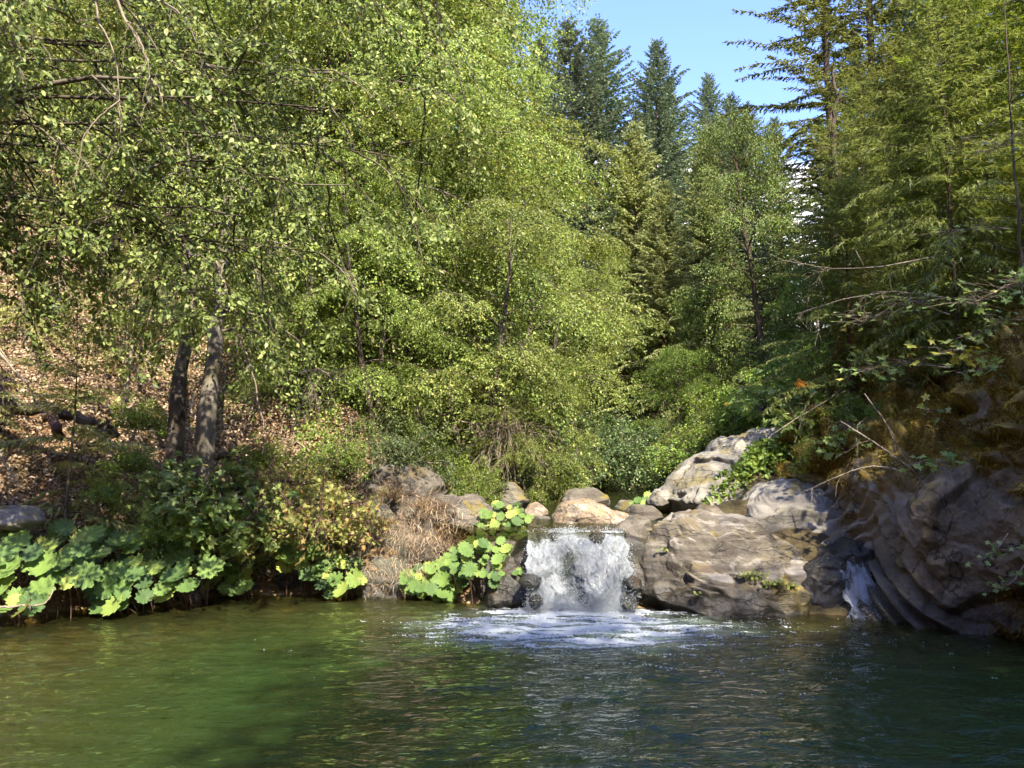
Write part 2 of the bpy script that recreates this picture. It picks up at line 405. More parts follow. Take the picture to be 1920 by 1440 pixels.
def foam_material():
    m, N = new_mat('white_foam'); pos = geo_pos(N)
    n = nz(N, pos, 40, 6, .75)
    p = N('BsdfPrincipled', Roughness=.35); N.l(ramp(N, n, [(.3, (.42, .5, .52)), (.6, (.85, .88, .9))]), p.inputs['Base Color'])
    p.inputs['Subsurface Weight'].default_value = 0
    N.l(bump(N, n, 1, .03), p.inputs['Normal'])
    t = N('BsdfTranslucent'); t.inputs[0].default_value = (.75, .8, .82, 1)
    mx = N('MixShader'); mx.inputs[0].default_value = .3; N.l(p.outputs[0], mx.inputs[1]); N.l(t.outputs[0], mx.inputs[2])
    N.l(mx.outputs[0], N.out.inputs[0]); return m
M['foam'] = foam_material()

# foam streaks: flecks as geometry, some right of centre standing in for sky glints
rng = np.random.RandomState(5)
xs = np.arange(-2.6, 5.2, .012); ys = np.arange(6.2, 10.35, .012)
V, F = grid_mesh('foam', xs, ys, lambda x, y: wave(x, y)+.006)
cen = V[F].mean(1)
r = np.hypot((cen[:, 0]-.75)/1.0, (cen[:, 1]-9.95)/.42)
rb = np.hypot((cen[:, 0]-.3-.15*(9.9-cen[:, 1]))/1.55, (cen[:, 1]-9.0)/1.15)
flow = np.stack([cen[:, 0]*1.1+.4*noise(cen*1.5), cen[:, 1]*4.2+.7*noise(cen*1.1+9), 0*r], -1)
st = ridge(flow, 5, 1.25, 4)+.35*fbm(cen*[1, 1.8, 0], 4, 9, 6)
dens = np.maximum(np.exp(-r*r)*2.2, .98*np.exp(-rb**4))+.3*np.exp(-np.hypot((cen[:, 0]-2.2)/1.8, (cen[:, 1]-9.0)/1.0)**2)+.2*np.exp(-np.hypot((cen[:, 0]-2.2)/2.0, (cen[:, 1]-7.3)/1.3)**2)+.12*np.exp(-np.hypot((cen[:, 0]-.6)/3.0, (cen[:, 1]-8.2)/1.5)**2)
keep = st*.75+dens*.95 > .93+.25*rng.uniform(-1, 1, len(st))*1
keep &= sdpoly(cen[:, 0], cen[:, 1], POOL) < .15
used, inv = np.unique(F[keep], return_inverse=True)
Fm = inv.reshape(-1, 4); Vm = V[used]
Vm[:, 2] += np.abs(noise(Vm*60))*.008
tag(link('foam', mesh_np('foam', Vm, Fm), M['foam']), 'white foam streaks on the green pool below the falls, some standing in for sky glints', 'foam', kind='stuff')

# upstream water
def up_w(x, y): return stream_z(y)+.012*fbm(np.stack([x, y, 0*x], -1), 4, 2.4)
xs = np.arange(-1.4, 4.4, .05); ys = np.arange(10.32, 24, .05)
V, F = grid_mesh('stream', xs, ys, up_w)
cen = V[F].mean(1); keep = (sdpoly(cen[:, 0], cen[:, 1], CHAN) < .25)
keep &= ~((cen[:, 1] < 10.9) & ((cen[:, 0] < .1) | (cen[:, 0] > 1.52)))
keep &= (cen[:, 1] > 10.34)
o = struct(link('stream_water', mesh_np('stream', V, F[keep], attrs=dict(deep=np.full(len(V), .2), turb=np.full(len(V), .35), aer=np.zeros(len(V)), agit=np.ones(len(V)))), M['water']))

# ------------------------------------------------------------------ waterfall
def fall_material(name):
    m, N = new_mat(name); pos = geo_pos(N); w = attr(N, 'white')
    mp = N('Mapping'); mp.inputs['Scale'].default_value = (1, 1, .16); N.l(pos, mp.inputs['Vector'])
    n = nz(N, mp.outputs[0], 48, 5, .75); n2 = nz(N, mp.outputs[0], 16, 6, .7)
    f = ramp(N, mth(N, 'ADD', mth(N, 'MULTIPLY', w, .8), mth(N, 'MULTIPLY', mth(N, 'ADD', n, mth(N, 'MULTIPLY', n2, .8)), .6)), [(.62, 0), (1.1, 1)])
    nrm = bump(N, mth(N, 'ADD', n, n2), 1, .05)
    p = N('BsdfPrincipled', Roughness=.3); p.inputs['Base Color'].default_value = (.85, .88, .9, 1); N.l(nrm, p.inputs['Normal'])
    t = N('BsdfTranslucent'); t.inputs[0].default_value = (.75, .8, .82, 1)
    wmx = N('MixShader'); wmx.inputs[0].default_value = .3; N.l(p.outputs[0], wmx.inputs[1]); N.l(t.outputs[0], wmx.inputs[2])
    d = N('BsdfPrincipled', Roughness=.2, IOR=1.33); d.inputs['Base Color'].default_value = (.15, .17, .155, 1); N.l(nrm, d.inputs['Normal'])
    tr = N('BsdfTransparent'); tr.inputs[0].default_value = (.7, .75, .7, 1)
    dm = N('MixShader'); dm.inputs[0].default_value = .2; N.l(d.outputs[0], dm.inputs[1]); N.l(tr.outputs[0], dm.inputs[2])
    mx = N('MixShader'); N.l(f, mx.inputs[0]); N.l(dm.outputs[0], mx.inputs[1]); N.l(wmx.outputs[0], mx.inputs[2])
    N.l(mx.outputs[0], N.out.inputs[0]); return m
M['fall'] = fall_material('falling_water')

def drops(P, size, rng):
    T = np.array([(1, 1, 1), (1, -1, -1), (-1, 1, -1), (-1, -1, 1)], float)
    R = unit(rng.normal(size=(len(P), 3))); s = np.broadcast_to(size, len(P))[:, None, None]
    A = unit(np.cross(R, UP+.01)); B = np.cross(R, A)
    L = T[None, :, 0:1]*R[:, None]+T[None, :, 1:2]*A[:, None]+T[None, :, 2:3]*B[:, None]
    V = P[:, None]+L*s*.6
    i = np.arange(len(P))[:, None]*4
    F = np.concatenate([i+np.array([[0, 1, 2]]), i+np.array([[0, 3, 1]]), i+np.array([[0, 2, 3]]), i+np.array([[1, 3, 2]])])
    return V.reshape(-1, 3), F
def waterfall(name, label, xl, xr, ylip, zlip, out, nu, nv, white, spray_n, seed, spray_w):
    root = empty(name, ((xl+xr)/2, ylip, 0)); tag(root, label, 'waterfall')
    bpy.context.view_layer.update()
    u, v = np.meshgrid(np.linspace(0, 1, nu), np.linspace(0, 1, nv))
    # v<.15 runs level toward the lip, afterwards ballistic fall
    fall = np.clip((v-.16)/.84, 0, 1)
    y = ylip+.28*np.clip(1-v/.16, 0, 1)-out*np.sqrt(fall+1e-6)*fall**.15
    z = zlip-(zlip+.06)*fall**1.25-.05*sstep(.05, .2, v)
    edge = 1-.05*fall*np.sin(u*6)
    x = xl+(xr-xl)*u+(u-.5)*.12*fall
    p = np.stack([x*6, fall*1.7+seed, 0*x], -1); q = np.stack([x*24, z*3, y], -1)
    amp = .3+.7*fall
    y = y-amp*(.10*fbm(p, 4, .8)+.045*ridge(q, 4, .8, 2))-.12*white(u, fall)*fall
    z = z+.02*fbm(q, 3, 1.1)*(1-fall)+(.09*fbm(np.stack([u*4+seed, 0*u, 0*u], -1), 3, 1)-.09*np.exp(-(u/.22)**2)-.05*np.exp(-((u-1)/.15)**2))*sstep(.0, .15, v)*(1-fall)
    x = x+.1*fbm(np.stack([u*3, fall*5, 0*u+seed], -1), 4, 1)*(.3+fall)
    V = np.stack([x, y, z], -1).reshape(-1, 3)
    i = (np.arange(nv-1)[:, None]*nu+np.arange(nu-1)[None]).ravel(); F = np.stack([i, i+1, i+nu+1, i+nu], -1)
    wt = np.clip(white(u, fall)+.5*fbm(np.stack([x*6, z*2.8, 0*x], -1), 4, 1), 0, 1)
    V0 = V-np.array(root.location)
    link('water_sheet', mesh_np(name, V0, F, attrs=dict(white=wt.ravel())), M['fall'], root)
    rng = np.random.RandomState(seed)
    idx = rng.choice(len(V), spray_n*3); w = wt.ravel()[idx]; k = rng.uniform(0, 1, len(idx)) < w**1.5
    P = V[idx[k]][:spray_n]; n = len(P)
    P = P+np.stack([rng.normal(0, .035, n), -np.abs(rng.normal(0, .06, n)), rng.normal(0, .03, n)], -1)
    # splash at the foot
    m = spray_n//2
    Q = np.stack([rng.uniform(xl-.03, xr+.03, m), ylip-out-.08-np.abs(rng.normal(0, .14, m)), np.abs(rng.normal(0, .13*spray_w, m))*rng.uniform(.4, 1.6, m)], -1)
    P = np.concatenate([P, Q]); P = P[P[:, 2] > -.01]
    V, F = drops(P-np.array(root.location), rng.uniform(.0015, .009, len(P))*(.6+.4*spray_w), rng)
    link('spray', mesh_np('spray', V, F, smooth=True), M['foam'], root)
    return root
def wmain(u, f):
    g = lambda c, w: np.exp(-((u-c)/w)**2)
    w = 1.0-.85*g(.34+.14*f, .24-.13*f)*sstep(.1, .4, f)*sstep(1.05, .8, f)
    w = w-.5*sstep(.5, .75, u)*sstep(.4, .1, f)-.5*sstep(.25, .05, u)*sstep(.5, .15, f)
    w = w-.25*sstep(.12, 0, f)
    return np.clip(w, 0, 1)
waterfall('waterfall', 'main white waterfall pouring over the ledge between dark rocks into the green pool', .2, 1.45, 10.42, .93, .32, 240, 200, wmain, 20000, 3, 1)
a = at(1585, 1150, 9.75)
waterfall('waterfall', 'thin small cascade trickling beside the swirled cliff into the dark water', 4.02, 4.34, 10.05, .62, .28, 70, 120, lambda u, f: np.clip(.42+.55*np.sin(u*3.1)*sstep(.1, .5, f)+.3*sstep(.7, 1, f), 0, 1), 1800, 9, .6)

# ------------------------------------------------------------------ rocks
def rock(name, label, outline, Y, tf, tb, mat, lean=0., noise_a=.1, strata=(0, 0), ns=1.5, seed=0, res=(150, 100), pw=.75, group=None, cat='rock', sdir=(.25, .1, 1), post=None, wet=None, mossf=None, cuts=8, pale=0.):
    pts = np.array([at(a, b, Y) for a, b in outline]); c = pts.mean(0)
    ang = np.arctan2(pts[:, 2]-c[2], pts[:, 0]-c[0]); rad = np.hypot(pts[:, 2]-c[2], pts[:, 0]-c[0])
    o = np.argsort(ang); ang = ang[o]; rad = rad[o]
    th = np.linspace(-pi, pi, res[0], endpoint=False)
    R = np.interp(th, np.concatenate([ang-2*pi, ang, ang+2*pi]), np.tile(rad, 3))
    K = np.exp(-np.linspace(-2, 2, 7)**2); K /= K.sum(); R = np.convolve(np.concatenate([R[-3:], R, R[:3]]), K, 'valid')
    ph = np.linspace(0.02, pi-.02, res[1])
    s = np.sin(ph)**pw; yy = -np.sign(np.cos(ph))*np.abs(np.cos(ph))**pw
    X = c[0]+s[:, None]*R[None]*np.cos(th)[None]; Z = c[2]+s[:, None]*R[None]*np.sin(th)[None]
    Yy = Y+np.where(yy < 0, yy*tf, yy*tb)[:, None]+lean*(Z-c[2])
    P = np.stack([X, Yy, Z], -1)
    Nn = unit((P-np.array([c[0], Y, c[2]]))/np.array([R.mean(), (tf+tb)/2, R.mean()])**2)
    size = R.mean()
    cr_ = np.random.RandomState(seed+500); ax = np.array([size*1.0, (tf+tb)/2, size*1.0]); Q = P-np.array([c[0], Y, c[2]])
    Q = Q/ax; sil = np.maximum(np.abs(Q[..., 0])*0+1, 1)
    for k_ in range(cuts):
        nn_ = unit(cr_.normal(size=3)*[.8, 1, .9]+np.array([0, -.35, .25])); ext = (Q@nn_).max(); h_ = ext*cr_.uniform(.66, .92)
        ov = np.maximum(0, Q@nn_-h_); Q = Q-nn_*(ov*.9)[..., None]
    P = Q*ax+np.array([c[0], Y, c[2]])
    d = noise_a*size*(.6*fbm(P, 5, ns, seed)+.5*ridge(P, 5, ns*1.6, seed+1)*.6)
    if strata[0]:
        sd = unit(np.array(sdir)); q = (P@sd)*strata[0]+.9*fbm(P, 3, 1.1, seed+4)
        fr = q-np.floor(q); saw = np.where(fr < .82, fr/.82, (1-fr)/.18)
        d = d+strata[1]*(saw-.5)
        q2 = (P@sd)*strata[0]*5.3+1.1*fbm(P, 3, 1.6, seed+6); f2 = q2-np.floor(q2)
        d = d+strata[1]*.2*(np.where(f2 < .8, f2/.8, (1-f2)/.2)-.5)*sstep(-.1, .6, fbm(P, 2, 1.3, seed+8)+.9*Nn[..., 2]-.15)
    d = d+noise_a*.12*size*fbm(P, 3, ns*9, seed+5)
    P = P+Nn*d[..., None]
    if post: P = post(P)
    base = np.array([c[0], Y, pts[:, 2].min()])
    nv, nu = res[1], res[0]
    i = (np.arange(nv-1)[:, None]*nu); j = np.arange(nu)[None]; j2 = (j+1) % nu
    F = np.stack([i+j, i+j2, i+nu+j2, i+nu+j], -1).reshape(-1, 4)
    V = P.reshape(-1, 3)
    caps = [np.arange(nu)[None, ::-1], (np.arange(nu)+(nv-1)*nu)[None]]
    at_ = dict(moss=mossf(V) if mossf else np.zeros(len(V)), wet=wet(V) if wet else np.zeros(len(V)), pale=np.full(len(V), pale))
    ob = link(name, mesh_np(name, V-base, [F]+caps, attrs=at_), M[mat]); ob.location = base
    tag(ob, label, cat, group)
    return ob

rock('boulder', 'huge dark layered boulder with a rusty streaked top, between the two waterfalls',
     [(1160, 1150), (1166, 1090), (1176, 1045), (1198, 1010), (1240, 976), (1300, 962), (1350, 960), (1405, 974), (1455, 1003), (1505, 1040), (1538, 1085), (1570, 1130), (1595, 1175), (1500, 1195), (1350, 1190), (1220, 1180)],
     10.5, .8, 1.3, 'rock_layer', lean=.6, noise_a=.06, strata=(1.5, .13), cuts=26, ns=1.3, seed=2, res=(420, 260), pw=.55, sdir=(.2, -.35, 1),
     wet=lambda V: sstep(.75, .1, V[:, 2]+.25*fbm(V, 3, 2, 5)+.28*np.clip(V[:, 0]-1.7, 0, 9)), mossf=lambda V: sstep(.15, .5, fbm(V, 4, 2.2, 9)+1.6*sstep(3.0, 3.9, V[:, 0])*sstep(.5, .1, V[:, 2])-.35)*.8)
rock('boulder', 'large sunlit tan boulder sitting just upstream of the main waterfall',
     [(1030, 1000), (1036, 968), (1052, 946), (1085, 938), (1120, 947), (1152, 965), (1183, 985), (1190, 1004), (1110, 1014)], 12.2, .45, .5, 'rock_tan', .3, .11, (4, .03), 3, 5, (160, 110))
rock('boulder', 'rounded grey boulder behind the large tan boulder', [(1052, 950), (1058, 928), (1090, 917), (1125, 920), (1142, 940), (1140, 958), (1100, 965)], 14.2, .5, .5, 'rock_grey', .2, .12, (3, .04), 2, 6, (100, 70))
rock('boulder', 'pale rounded boulder upstream, below the bright drooping alder spray', [(930, 945), (934, 915), (955, 906), (975, 913), (992, 938), (985, 955), (950, 958)], 13.6, .4, .4, 'rock_grey', .2, .1, (3, .03), 2, 7, (90, 60))
rock('boulder', 'small tan brown boulder beside the trickle upstream', [(985, 968), (990, 948), (1005, 942), (1022, 952), (1026, 975), (1000, 982)], 13.0, .3, .3, 'rock_tan', 0, .12, (5, .02), 3, 8, (70, 50))
rock('boulder', 'low wet boulder under the small tan brown one upstream', [(985, 988), (992, 972), (1015, 969), (1035, 975), (1038, 990), (1008, 996)], 12.6, .3, .3, 'rock_brown', 0, .1, (5, .02), 3, 9, (70, 50))
rock('boulder', 'flat grey slab lying right of the large tan boulder', [(1152, 962), (1158, 945), (1190, 944), (1216, 948), (1220, 962), (1185, 968)], 14.0, .4, .4, 'rock_grey', .3, .12, (6, .03), 3, 10, (70, 50))
rock('boulder', 'low reddish brown boulder at the left shoulder of the huge layered boulder', [(1168, 975), (1175, 956), (1205, 950), (1232, 958), (1245, 975), (1205, 985)], 12.6, .4, .4, 'rock_brown', .3, .1, (4, .03), 3, 11, (80, 60))
rock('boulder', 'small rounded grey boulder at the foot of the big sloping rock', [(1214, 955), (1220, 928), (1240, 914), (1262, 922), (1268, 952), (1240, 965)], 13.3, .4, .4, 'rock_pale', 0, .12, (3, .03), 2, 12, (80, 60))
rock('boulder', 'pale low boulder tucked between the tan boulder and the layered boulder', [(1120, 985), (1140, 958), (1175, 958), (1200, 975), (1195, 1000), (1150, 1005)], 12.7, .4, .4, 'rock_tan', 0, .1, (3, .03), 3, 13, (80, 60))
rock('boulder', 'smooth dark rock shelf at the right end of the waterfall lip', [(1120, 1020), (1140, 998), (1175, 975), (1215, 968), (1240, 985), (1235, 1030), (1180, 1045)], 11.3, .55, .6, 'rock_grey', .5, .1, (4, .04), 2, 14, (110, 80))
rock('bedrock', 'big sloping grey rock with carved pale folds behind the layered boulder',
     [(1246, 965), (1250, 918), (1285, 882), (1345, 845), (1410, 818), (1470, 796), (1530, 810), (1570, 880), (1560, 960), (1460, 1000), (1340, 985)], 13.2, .8, 1.6, 'rock_pale', lean=.7, noise_a=.11, strata=(1.5, .13), ns=1.2, seed=21, res=(260, 170), pw=.7, sdir=(-.5, -.2, 1), cuts=4, pale=.35)
rock('bedrock', 'dark wet boulder under the umbrella plants at the left foot of the main waterfall',
     [(915, 1150), (925, 1085), (945, 1050), (975, 1035), (1000, 1045), (1002, 1100), (1000, 1160), (950, 1170)], 10.75, .5, .6, 'rock_green', .3, .13, (3, .05), 2, 22, (130, 90), wet=lambda V: np.full(len(V), .85))
rock('bedrock', 'rock ledge carrying the umbrella plants left of the waterfall lip', [(880, 1150), (885, 1040), (900, 985), (950, 975), (1003, 990), (1010, 1040), (1000, 1150)], 11.5, .6, .9, 'rock_brown', .3, .12, (3, .06), 2, 23, (150, 100), wet=lambda V: sstep(.9, .5, V[:, 2])*.7)
rock('bedrock', 'green grey slab with dry roots hanging over it on the left bank', [(585, 1090), (590, 1000), (620, 965), (680, 950), (735, 960), (770, 990), (765, 1040), (740, 1090), (650, 1105)], 12.1, .5, .9, 'rock_green', .35, .1, (1.6, .07), 1.5, 24, (200, 130), pw=.6, sdir=(-.3, 0, 1))
rock('bedrock', 'rounded green grey rock low on the bank left of the umbrella plants', [(660, 1085), (675, 1040), (710, 1020), (745, 1030), (770, 1060), (790, 1095), (720, 1110)], 11.7, .4, .6, 'rock_green', .5, .08, (3, .03), 2, 25, (120, 80))
rock('bedrock', 'low pale rock ledge at the waterline covered in brown needles', [(655, 1120), (662, 1085), (700, 1072), (760, 1078), (805, 1095), (800, 1125), (730, 1140)], 11.5, .35, .5, 'rock_pale', .5, .1, (5, .06), 2, 26, (150, 80))
rock('bedrock', 'broad brown rock slope with dry grass above the left umbrella plants', [(745, 1110), (750, 1010), (775, 950), (825, 915), (880, 925), (925, 965), (940, 1010), (925, 1060), (860, 1110)], 12.3, .6, .9, 'rock_brown', .45, .13, (2.4, .1), 1.6, 27, (230, 150), pw=.7, sdir=(.3, 0, 1))
rock('bedrock', 'pale lichen covered rock knob left of the tall umbrella plants', [(830, 1000), (838, 960), (865, 938), (905, 945), (925, 975), (915, 1005), (870, 1015)], 11.9, .35, .5, 'rock_grey', .3, .1, (4, .04), 2, 28, (120, 80))
rock('bedrock', 'shadowed brown rock outcrop above the rock slope, roots trailing down', [(660, 990), (665, 920), (700, 880), (770, 868), (815, 890), (835, 930), (800, 980), (720, 1000)], 13.2, .6, 1.0, 'rock_brown', .4, .14, (3, .1), 1.6, 29, (180, 120))
rock('rock', 'flat grey slab jutting from the leafy slope at the far left edge', [(-30, 985), (-20, 958), (20, 955), (60, 968), (66, 976), (20, 990)], 9.9, .3, .5, 'rock_pale', 0, .08, (8, .03), 3, 30, (90, 50))
for k, (px, py, w, Y, mt, lb) in enumerate([(470, 1102, 24, 11.9, 'rock_brown', 'small wet stone at the waterline right of the yellow green leaves'), (545, 1090, 40, 11.9, 'rock_brown', 'brown stone at the waterline under the middle umbrella plants'), (600, 1085, 34, 12.0, 'rock_green', 'dark stone under the arching umbrella leaves'), (410, 1095, 36, 11.7, 'rock_tan', 'tan stone on the muddy edge of the left bank'), (352, 1108, 40, 11.1, 'rock_tan', 'reddish tan stone below the big umbrella leaves'), (905, 1115, 26, 11.2, 'rock_brown', 'small stone by the orange roots left of the dark boulder')]):
    rock('stone', lb, [(px+w*math.cos(t)*(.8+.25*math.sin(3*t+k)), py-w*.6*math.sin(t)) for t in np.linspace(0, 2*pi, 10)[:-1]], Y, .22, .3, mt, .2, .14, (5, .03), 3, 40+k, (70, 50), group='stones along the left waterline')
for k, (px, py, w, Y, lb) in enumerate([(994, 1092, 26, 10.08, 'wet dark stone at the left edge of the main waterfall, half way down'), (1004, 1126, 20, 9.98, 'wet dark stone at the left foot of the main waterfall'), (1184, 1095, 24, 10.08, 'wet dark stone poking into the right edge of the main waterfall'), (1178, 1130, 22, 9.95, 'wet dark stone at the right foot of the main waterfall'), (1122, 1008, 20, 10.44, 'wet stone breaking the lip of the main waterfall, right of its middle'), (1040, 1006, 13, 10.46, 'small wet stone in the lip of the main waterfall, near its left end')]):
    rock('stone', lb, [(px+w*math.cos(t)*(.8+.25*math.sin(3*t+k)), py-w*.62*math.sin(t)) for t in np.linspace(0, 2*pi, 10)[:-1]], Y, .16, .25, 'rock_green', .2, .14, (5, .02), 3, 60+k, (70, 50), group='wet stones in the main waterfall', wet=lambda V: np.ones(len(V))*.8)
# rock step behind the fall
rock('bedrock', 'wet dark rock step hidden behind the main waterfall', [(975, 1190), (975, 1010), (1000, 1003), (1080, 1006), (1180, 1003), (1210, 1010), (1210, 1190)], 10.95, .42, .5, 'rock_grey', 0, .02, (3, .02), 2, 31, (120, 80), pw=.35, wet=lambda V: np.ones(len(V)))
rock('bedrock', 'wet black rock hollow behind the thin small cascade', [(1490, 1190), (1495, 1060), (1510, 1022), (1560, 1012), (1620, 1018), (1660, 1060), (1680, 1190)], 10.5, .5, .8, 'rock_grey', .25, .12, (3, .08), 2, 32, (180, 120), pw=.6, wet=lambda V: np.ones(len(V))*.95)
rock('bedrock', 'pale fluted rock shelf leading down to the thin small cascade', [(1385, 990), (1405, 945), (1460, 905), (1530, 900), (1590, 935), (1620, 1000), (1590, 1030), (1500, 1030), (1440, 1015)], 11.5, .7, 1.0, 'rock_pale', .8, .05, (5.5, .06), 1.3, 33, (260, 160), sdir=(-.2, -.45, 1), cuts=3, pale=.3)

# ------------------------------------------------------------------ the cliff on the right
CTRL = [(1400, 960, 12.2), (1480, 900, 12.0), (1440, 1010, 11.6), (1500, 1000, 11.0), (1560, 1020, 10.6), (1600, 1000, 10.7), (1640, 1050, 10.2), (1560, 1100, 10.3), (1570, 1150, 9.9), (1640, 1150, 9.6), (1700, 1168, 9.25), (1800, 1178, 8.8), (1920, 1190, 8.4), (2100, 1215, 7.6), (2350, 1270, 6.6),
 (1560, 930, 11.2), (1620, 900, 10.2), (1650, 960, 9.7), (1700, 1000, 9.1), (1700, 1080, 9.2), (1750, 920, 8.9), (1820, 980, 8.6), (1820, 1090, 8.7), (1780, 890, 9.0), (1850, 900, 8.8), (1900, 1000, 8.1), (1920, 900, 8.0), (1910, 780, 8.2), (1870, 700, 8.8), (1855, 800, 8.9), (1960, 1100, 7.9),
 (1460, 850, 12.6), (1540, 860, 11.2), (1600, 830, 10.9), (1700, 850, 9.9), (1780, 830, 9.7), (1500, 780, 13), (1600, 750, 12.3), (1700, 740, 11.5), (1790, 740, 10.6), (1600, 680, 13.6), (1700, 650, 13), (1800, 640, 12.2), (1880, 640, 10), (1950, 620, 9.6), (2100, 900, 7.2), (2100, 650, 8.6), (2350, 700, 7.3), (2350, 1000, 6.2), (1570, 600, 14.6), (1750, 590, 14), (1900, 580, 12), (2350, 560, 9)]
ct = np.array(CTRL, float)
def _U(r2): return np.where(r2 > 0, r2*np.log(r2+1e-12), 0)
q = ct[:, :2]/300.
K = _U(((q[:, None]-q[None])**2).sum(-1))+np.eye(len(q))*.02
Pm = np.c_[np.ones(len(q)), q]
A = np.block([[K, Pm], [Pm.T, np.zeros((3, 3))]]); sol = np.linalg.solve(A, np.r_[ct[:, 2], 0, 0, 0])
pyv = np.linspace(585, 1235, 330)
left = np.interp(pyv, [585, 750, 830, 900, 960, 1050, 1150, 1235], [1590, 1520, 1470, 1455, 1410, 1480, 1555, 1570])
u = np.linspace(0, 1, 400)**1.25
PX = left[:, None]+(2350-left)[:, None]*u[None]; PY = np.repeat(pyv[:, None], len(u), 1)
qq = np.stack([PX, PY], -1).reshape(-1, 2)/300.
D = _U(((qq[:, None]-q[None])**2).sum(-1))@sol[:len(q)]+sol[-3]+qq@sol[-2:]
D = D.reshape(PX.shape)
dx = (PX-960)/FPX; dz = (720-PY)/FPX; t = D/(CP-dz*SP)
P = np.stack([dx*t, D, CZ+(SP+dz*CP)*t], -1)
def gnorm(P):
    a = np.gradient(P, axis=1); b = np.gradient(P, axis=0); n = unit(np.cross(a, b)); return np.where((n[..., 1:2] > 0), -n, n)
Nn = gnorm(P)
psi1 = np.hypot(PX-1475, (PY-870)*1.05)/11.5+1.3*fbm(P, 3, 1.0, 3)
psi2 = np.hypot((PX-1890)*1.1, (PY-800)*.8)/12+.7*fbm(P, 2, .7, 5)
m1 = sstep(1690, 1610, PX+.3*(PY-950))*sstep(1060, 1030, PY)*sstep(885, 930, PY)
m2 = sstep(1570, 1610, PX)*sstep(1800, 1700, PX-(PY-1100)*.45)*sstep(860, 930, PY)*(1-m1*.8)
fl = lambda s: 1-np.abs(((s*.5) % 1)*2-1)**1.3*1.6
d = .085*m1*fl(psi1)+.11*m2*fl(psi2*.8)+.02*m2*fl(psi2*2.3)
# big fracture planes in the smooth face
pl = P@unit(np.array([.9, -.2, -.55])); cr = pl*1.7+.5*fbm(P, 2, .7, 8); frc = cr-np.floor(cr)
face = (1-np.clip(m1+m2, 0, 1))
def saw(n_, f, s_, seed_, c_=.9):
    q_ = (P@unit(np.array(n_)))*f+s_*fbm(P, 2, .8, seed_); r_ = q_-np.floor(q_); return np.where(r_ < c_, r_/c_, (1-r_)/(1-c_))-.5
d += face*(.10*(np.where(frc < .9, frc/.9, (1-frc)/.1)-.5)+.06*saw((-.5, .1, .85), 1.3, .4, 22)+.03*saw((.8, .3, .5), 2.3, .5, 23)+.12*fbm(P, 4, .8, 2)+.03*ridge(P, 5, 3.2, 6))
d += .015*fbm(P, 4, 7, 3)
edge = np.interp(PX, [1400, 1440, 1480, 1560, 1640, 1700, 1760, 1840, 1880, 1960, 2350], [900, 905, 925, 900, 905, 890, 885, 890, 880, 790, 700])
mossz = sstep(18, -25, PY-edge+30*fbm(P, 3, 2.0, 4))
mossz = np.maximum(mossz, sstep(1150, 1190, PX*.55+PY*.1)*0)
patch = sstep(.12, .4, fbm(P, 4, 1.1, 12))*sstep(1840, 1900, PX)*.9
mossz = np.clip(np.maximum(mossz, patch)*sstep(-.75, -.2, fbm(P, 3, 1.6, 15)), 0, 1)
# mossy ledges
lz = P[..., 2]*2.6+.9*fbm(P, 3, .7, 9)+.25*P[..., 0]; fr = lz-np.floor(lz)
d += mossz*(.36*(np.abs(fr-.5)*-2+.5)+.18*fbm(P, 4, 2.2, 7)+.05*ridge(P, 3, 4, 2))
P2 = P+Nn*d[..., None]
nv, nu = PX.shape
i = (np.arange(nv-1)[:, None]*nu+np.arange(nu-1)[None]).ravel(); Fc = np.stack([i, i+nu, i+nu+1, i+1], -1)
base = np.array([5.2, 8.6, 0.])
wet = np.clip(sstep(1020, 1060, PY)*sstep(1700, 1600, PX)*.8+.7*sstep(.55, .1, P[..., 2]+.3*fbm(P, 3, 1.5, 40)), 0, .85)
cliff = link('cliff', mesh_np('cliff', P2.reshape(-1, 3)-base, Fc, attrs=dict(moss=mossz.ravel(), wet=wet.ravel(), pale=(np.clip(m1+.35*m2*sstep(1050, 980, PY), 0, 1)*(.55+.45*fl(psi1))).ravel())), M['cliff'])
cliff.location = base
tag(cliff, 'dark overhanging cliff with swirled water carved base and mossy top on the right bank', 'cliff')
# moss tufts
rng = np.random.RandomState(11)
w = (mossz*(1+0*PX)).ravel()*np.linalg.norm(np.cross(np.gradient(P2, axis=1), np.gradient(P2, axis=0)), axis=-1).ravel()
w[np.repeat(PX.ravel()[None], 1, 0)[0] > 2150] = 0
idx = rng.choice(len(w), 170000, p=w/w.sum())
Pp = P2.reshape(-1, 3)[idx]+rng.normal(0, .02, (len(idx), 3)); Np = gnorm(P2).reshape(-1, 3)[idx]
kk = fbm(Pp, 3, 3.2, 3) > -.25; Pp = Pp[kk]; Np = Np[kk]; n = len(Pp)
Dd = unit(Np*.7+rng.normal(0, .45, (n, 3))+np.array([0, 0, -.45]))
Lv = Leaves(); vv = np.clip(.45+.55*fbm(Pp, 3, 1.6, 9)+rng.normal(0, .15, n), 0, 1)
Lv.add(Pp-Np*.01, Dd, rng.normal(size=(n, 3)), rng.uniform(.035, .1, n), .012, T_BLADE, vv)
o = link('moss', Lv.mesh('moss'), M['moss']); tag(o, 'brown green moss hanging over the ledges of the right cliff', 'moss', kind='stuff')
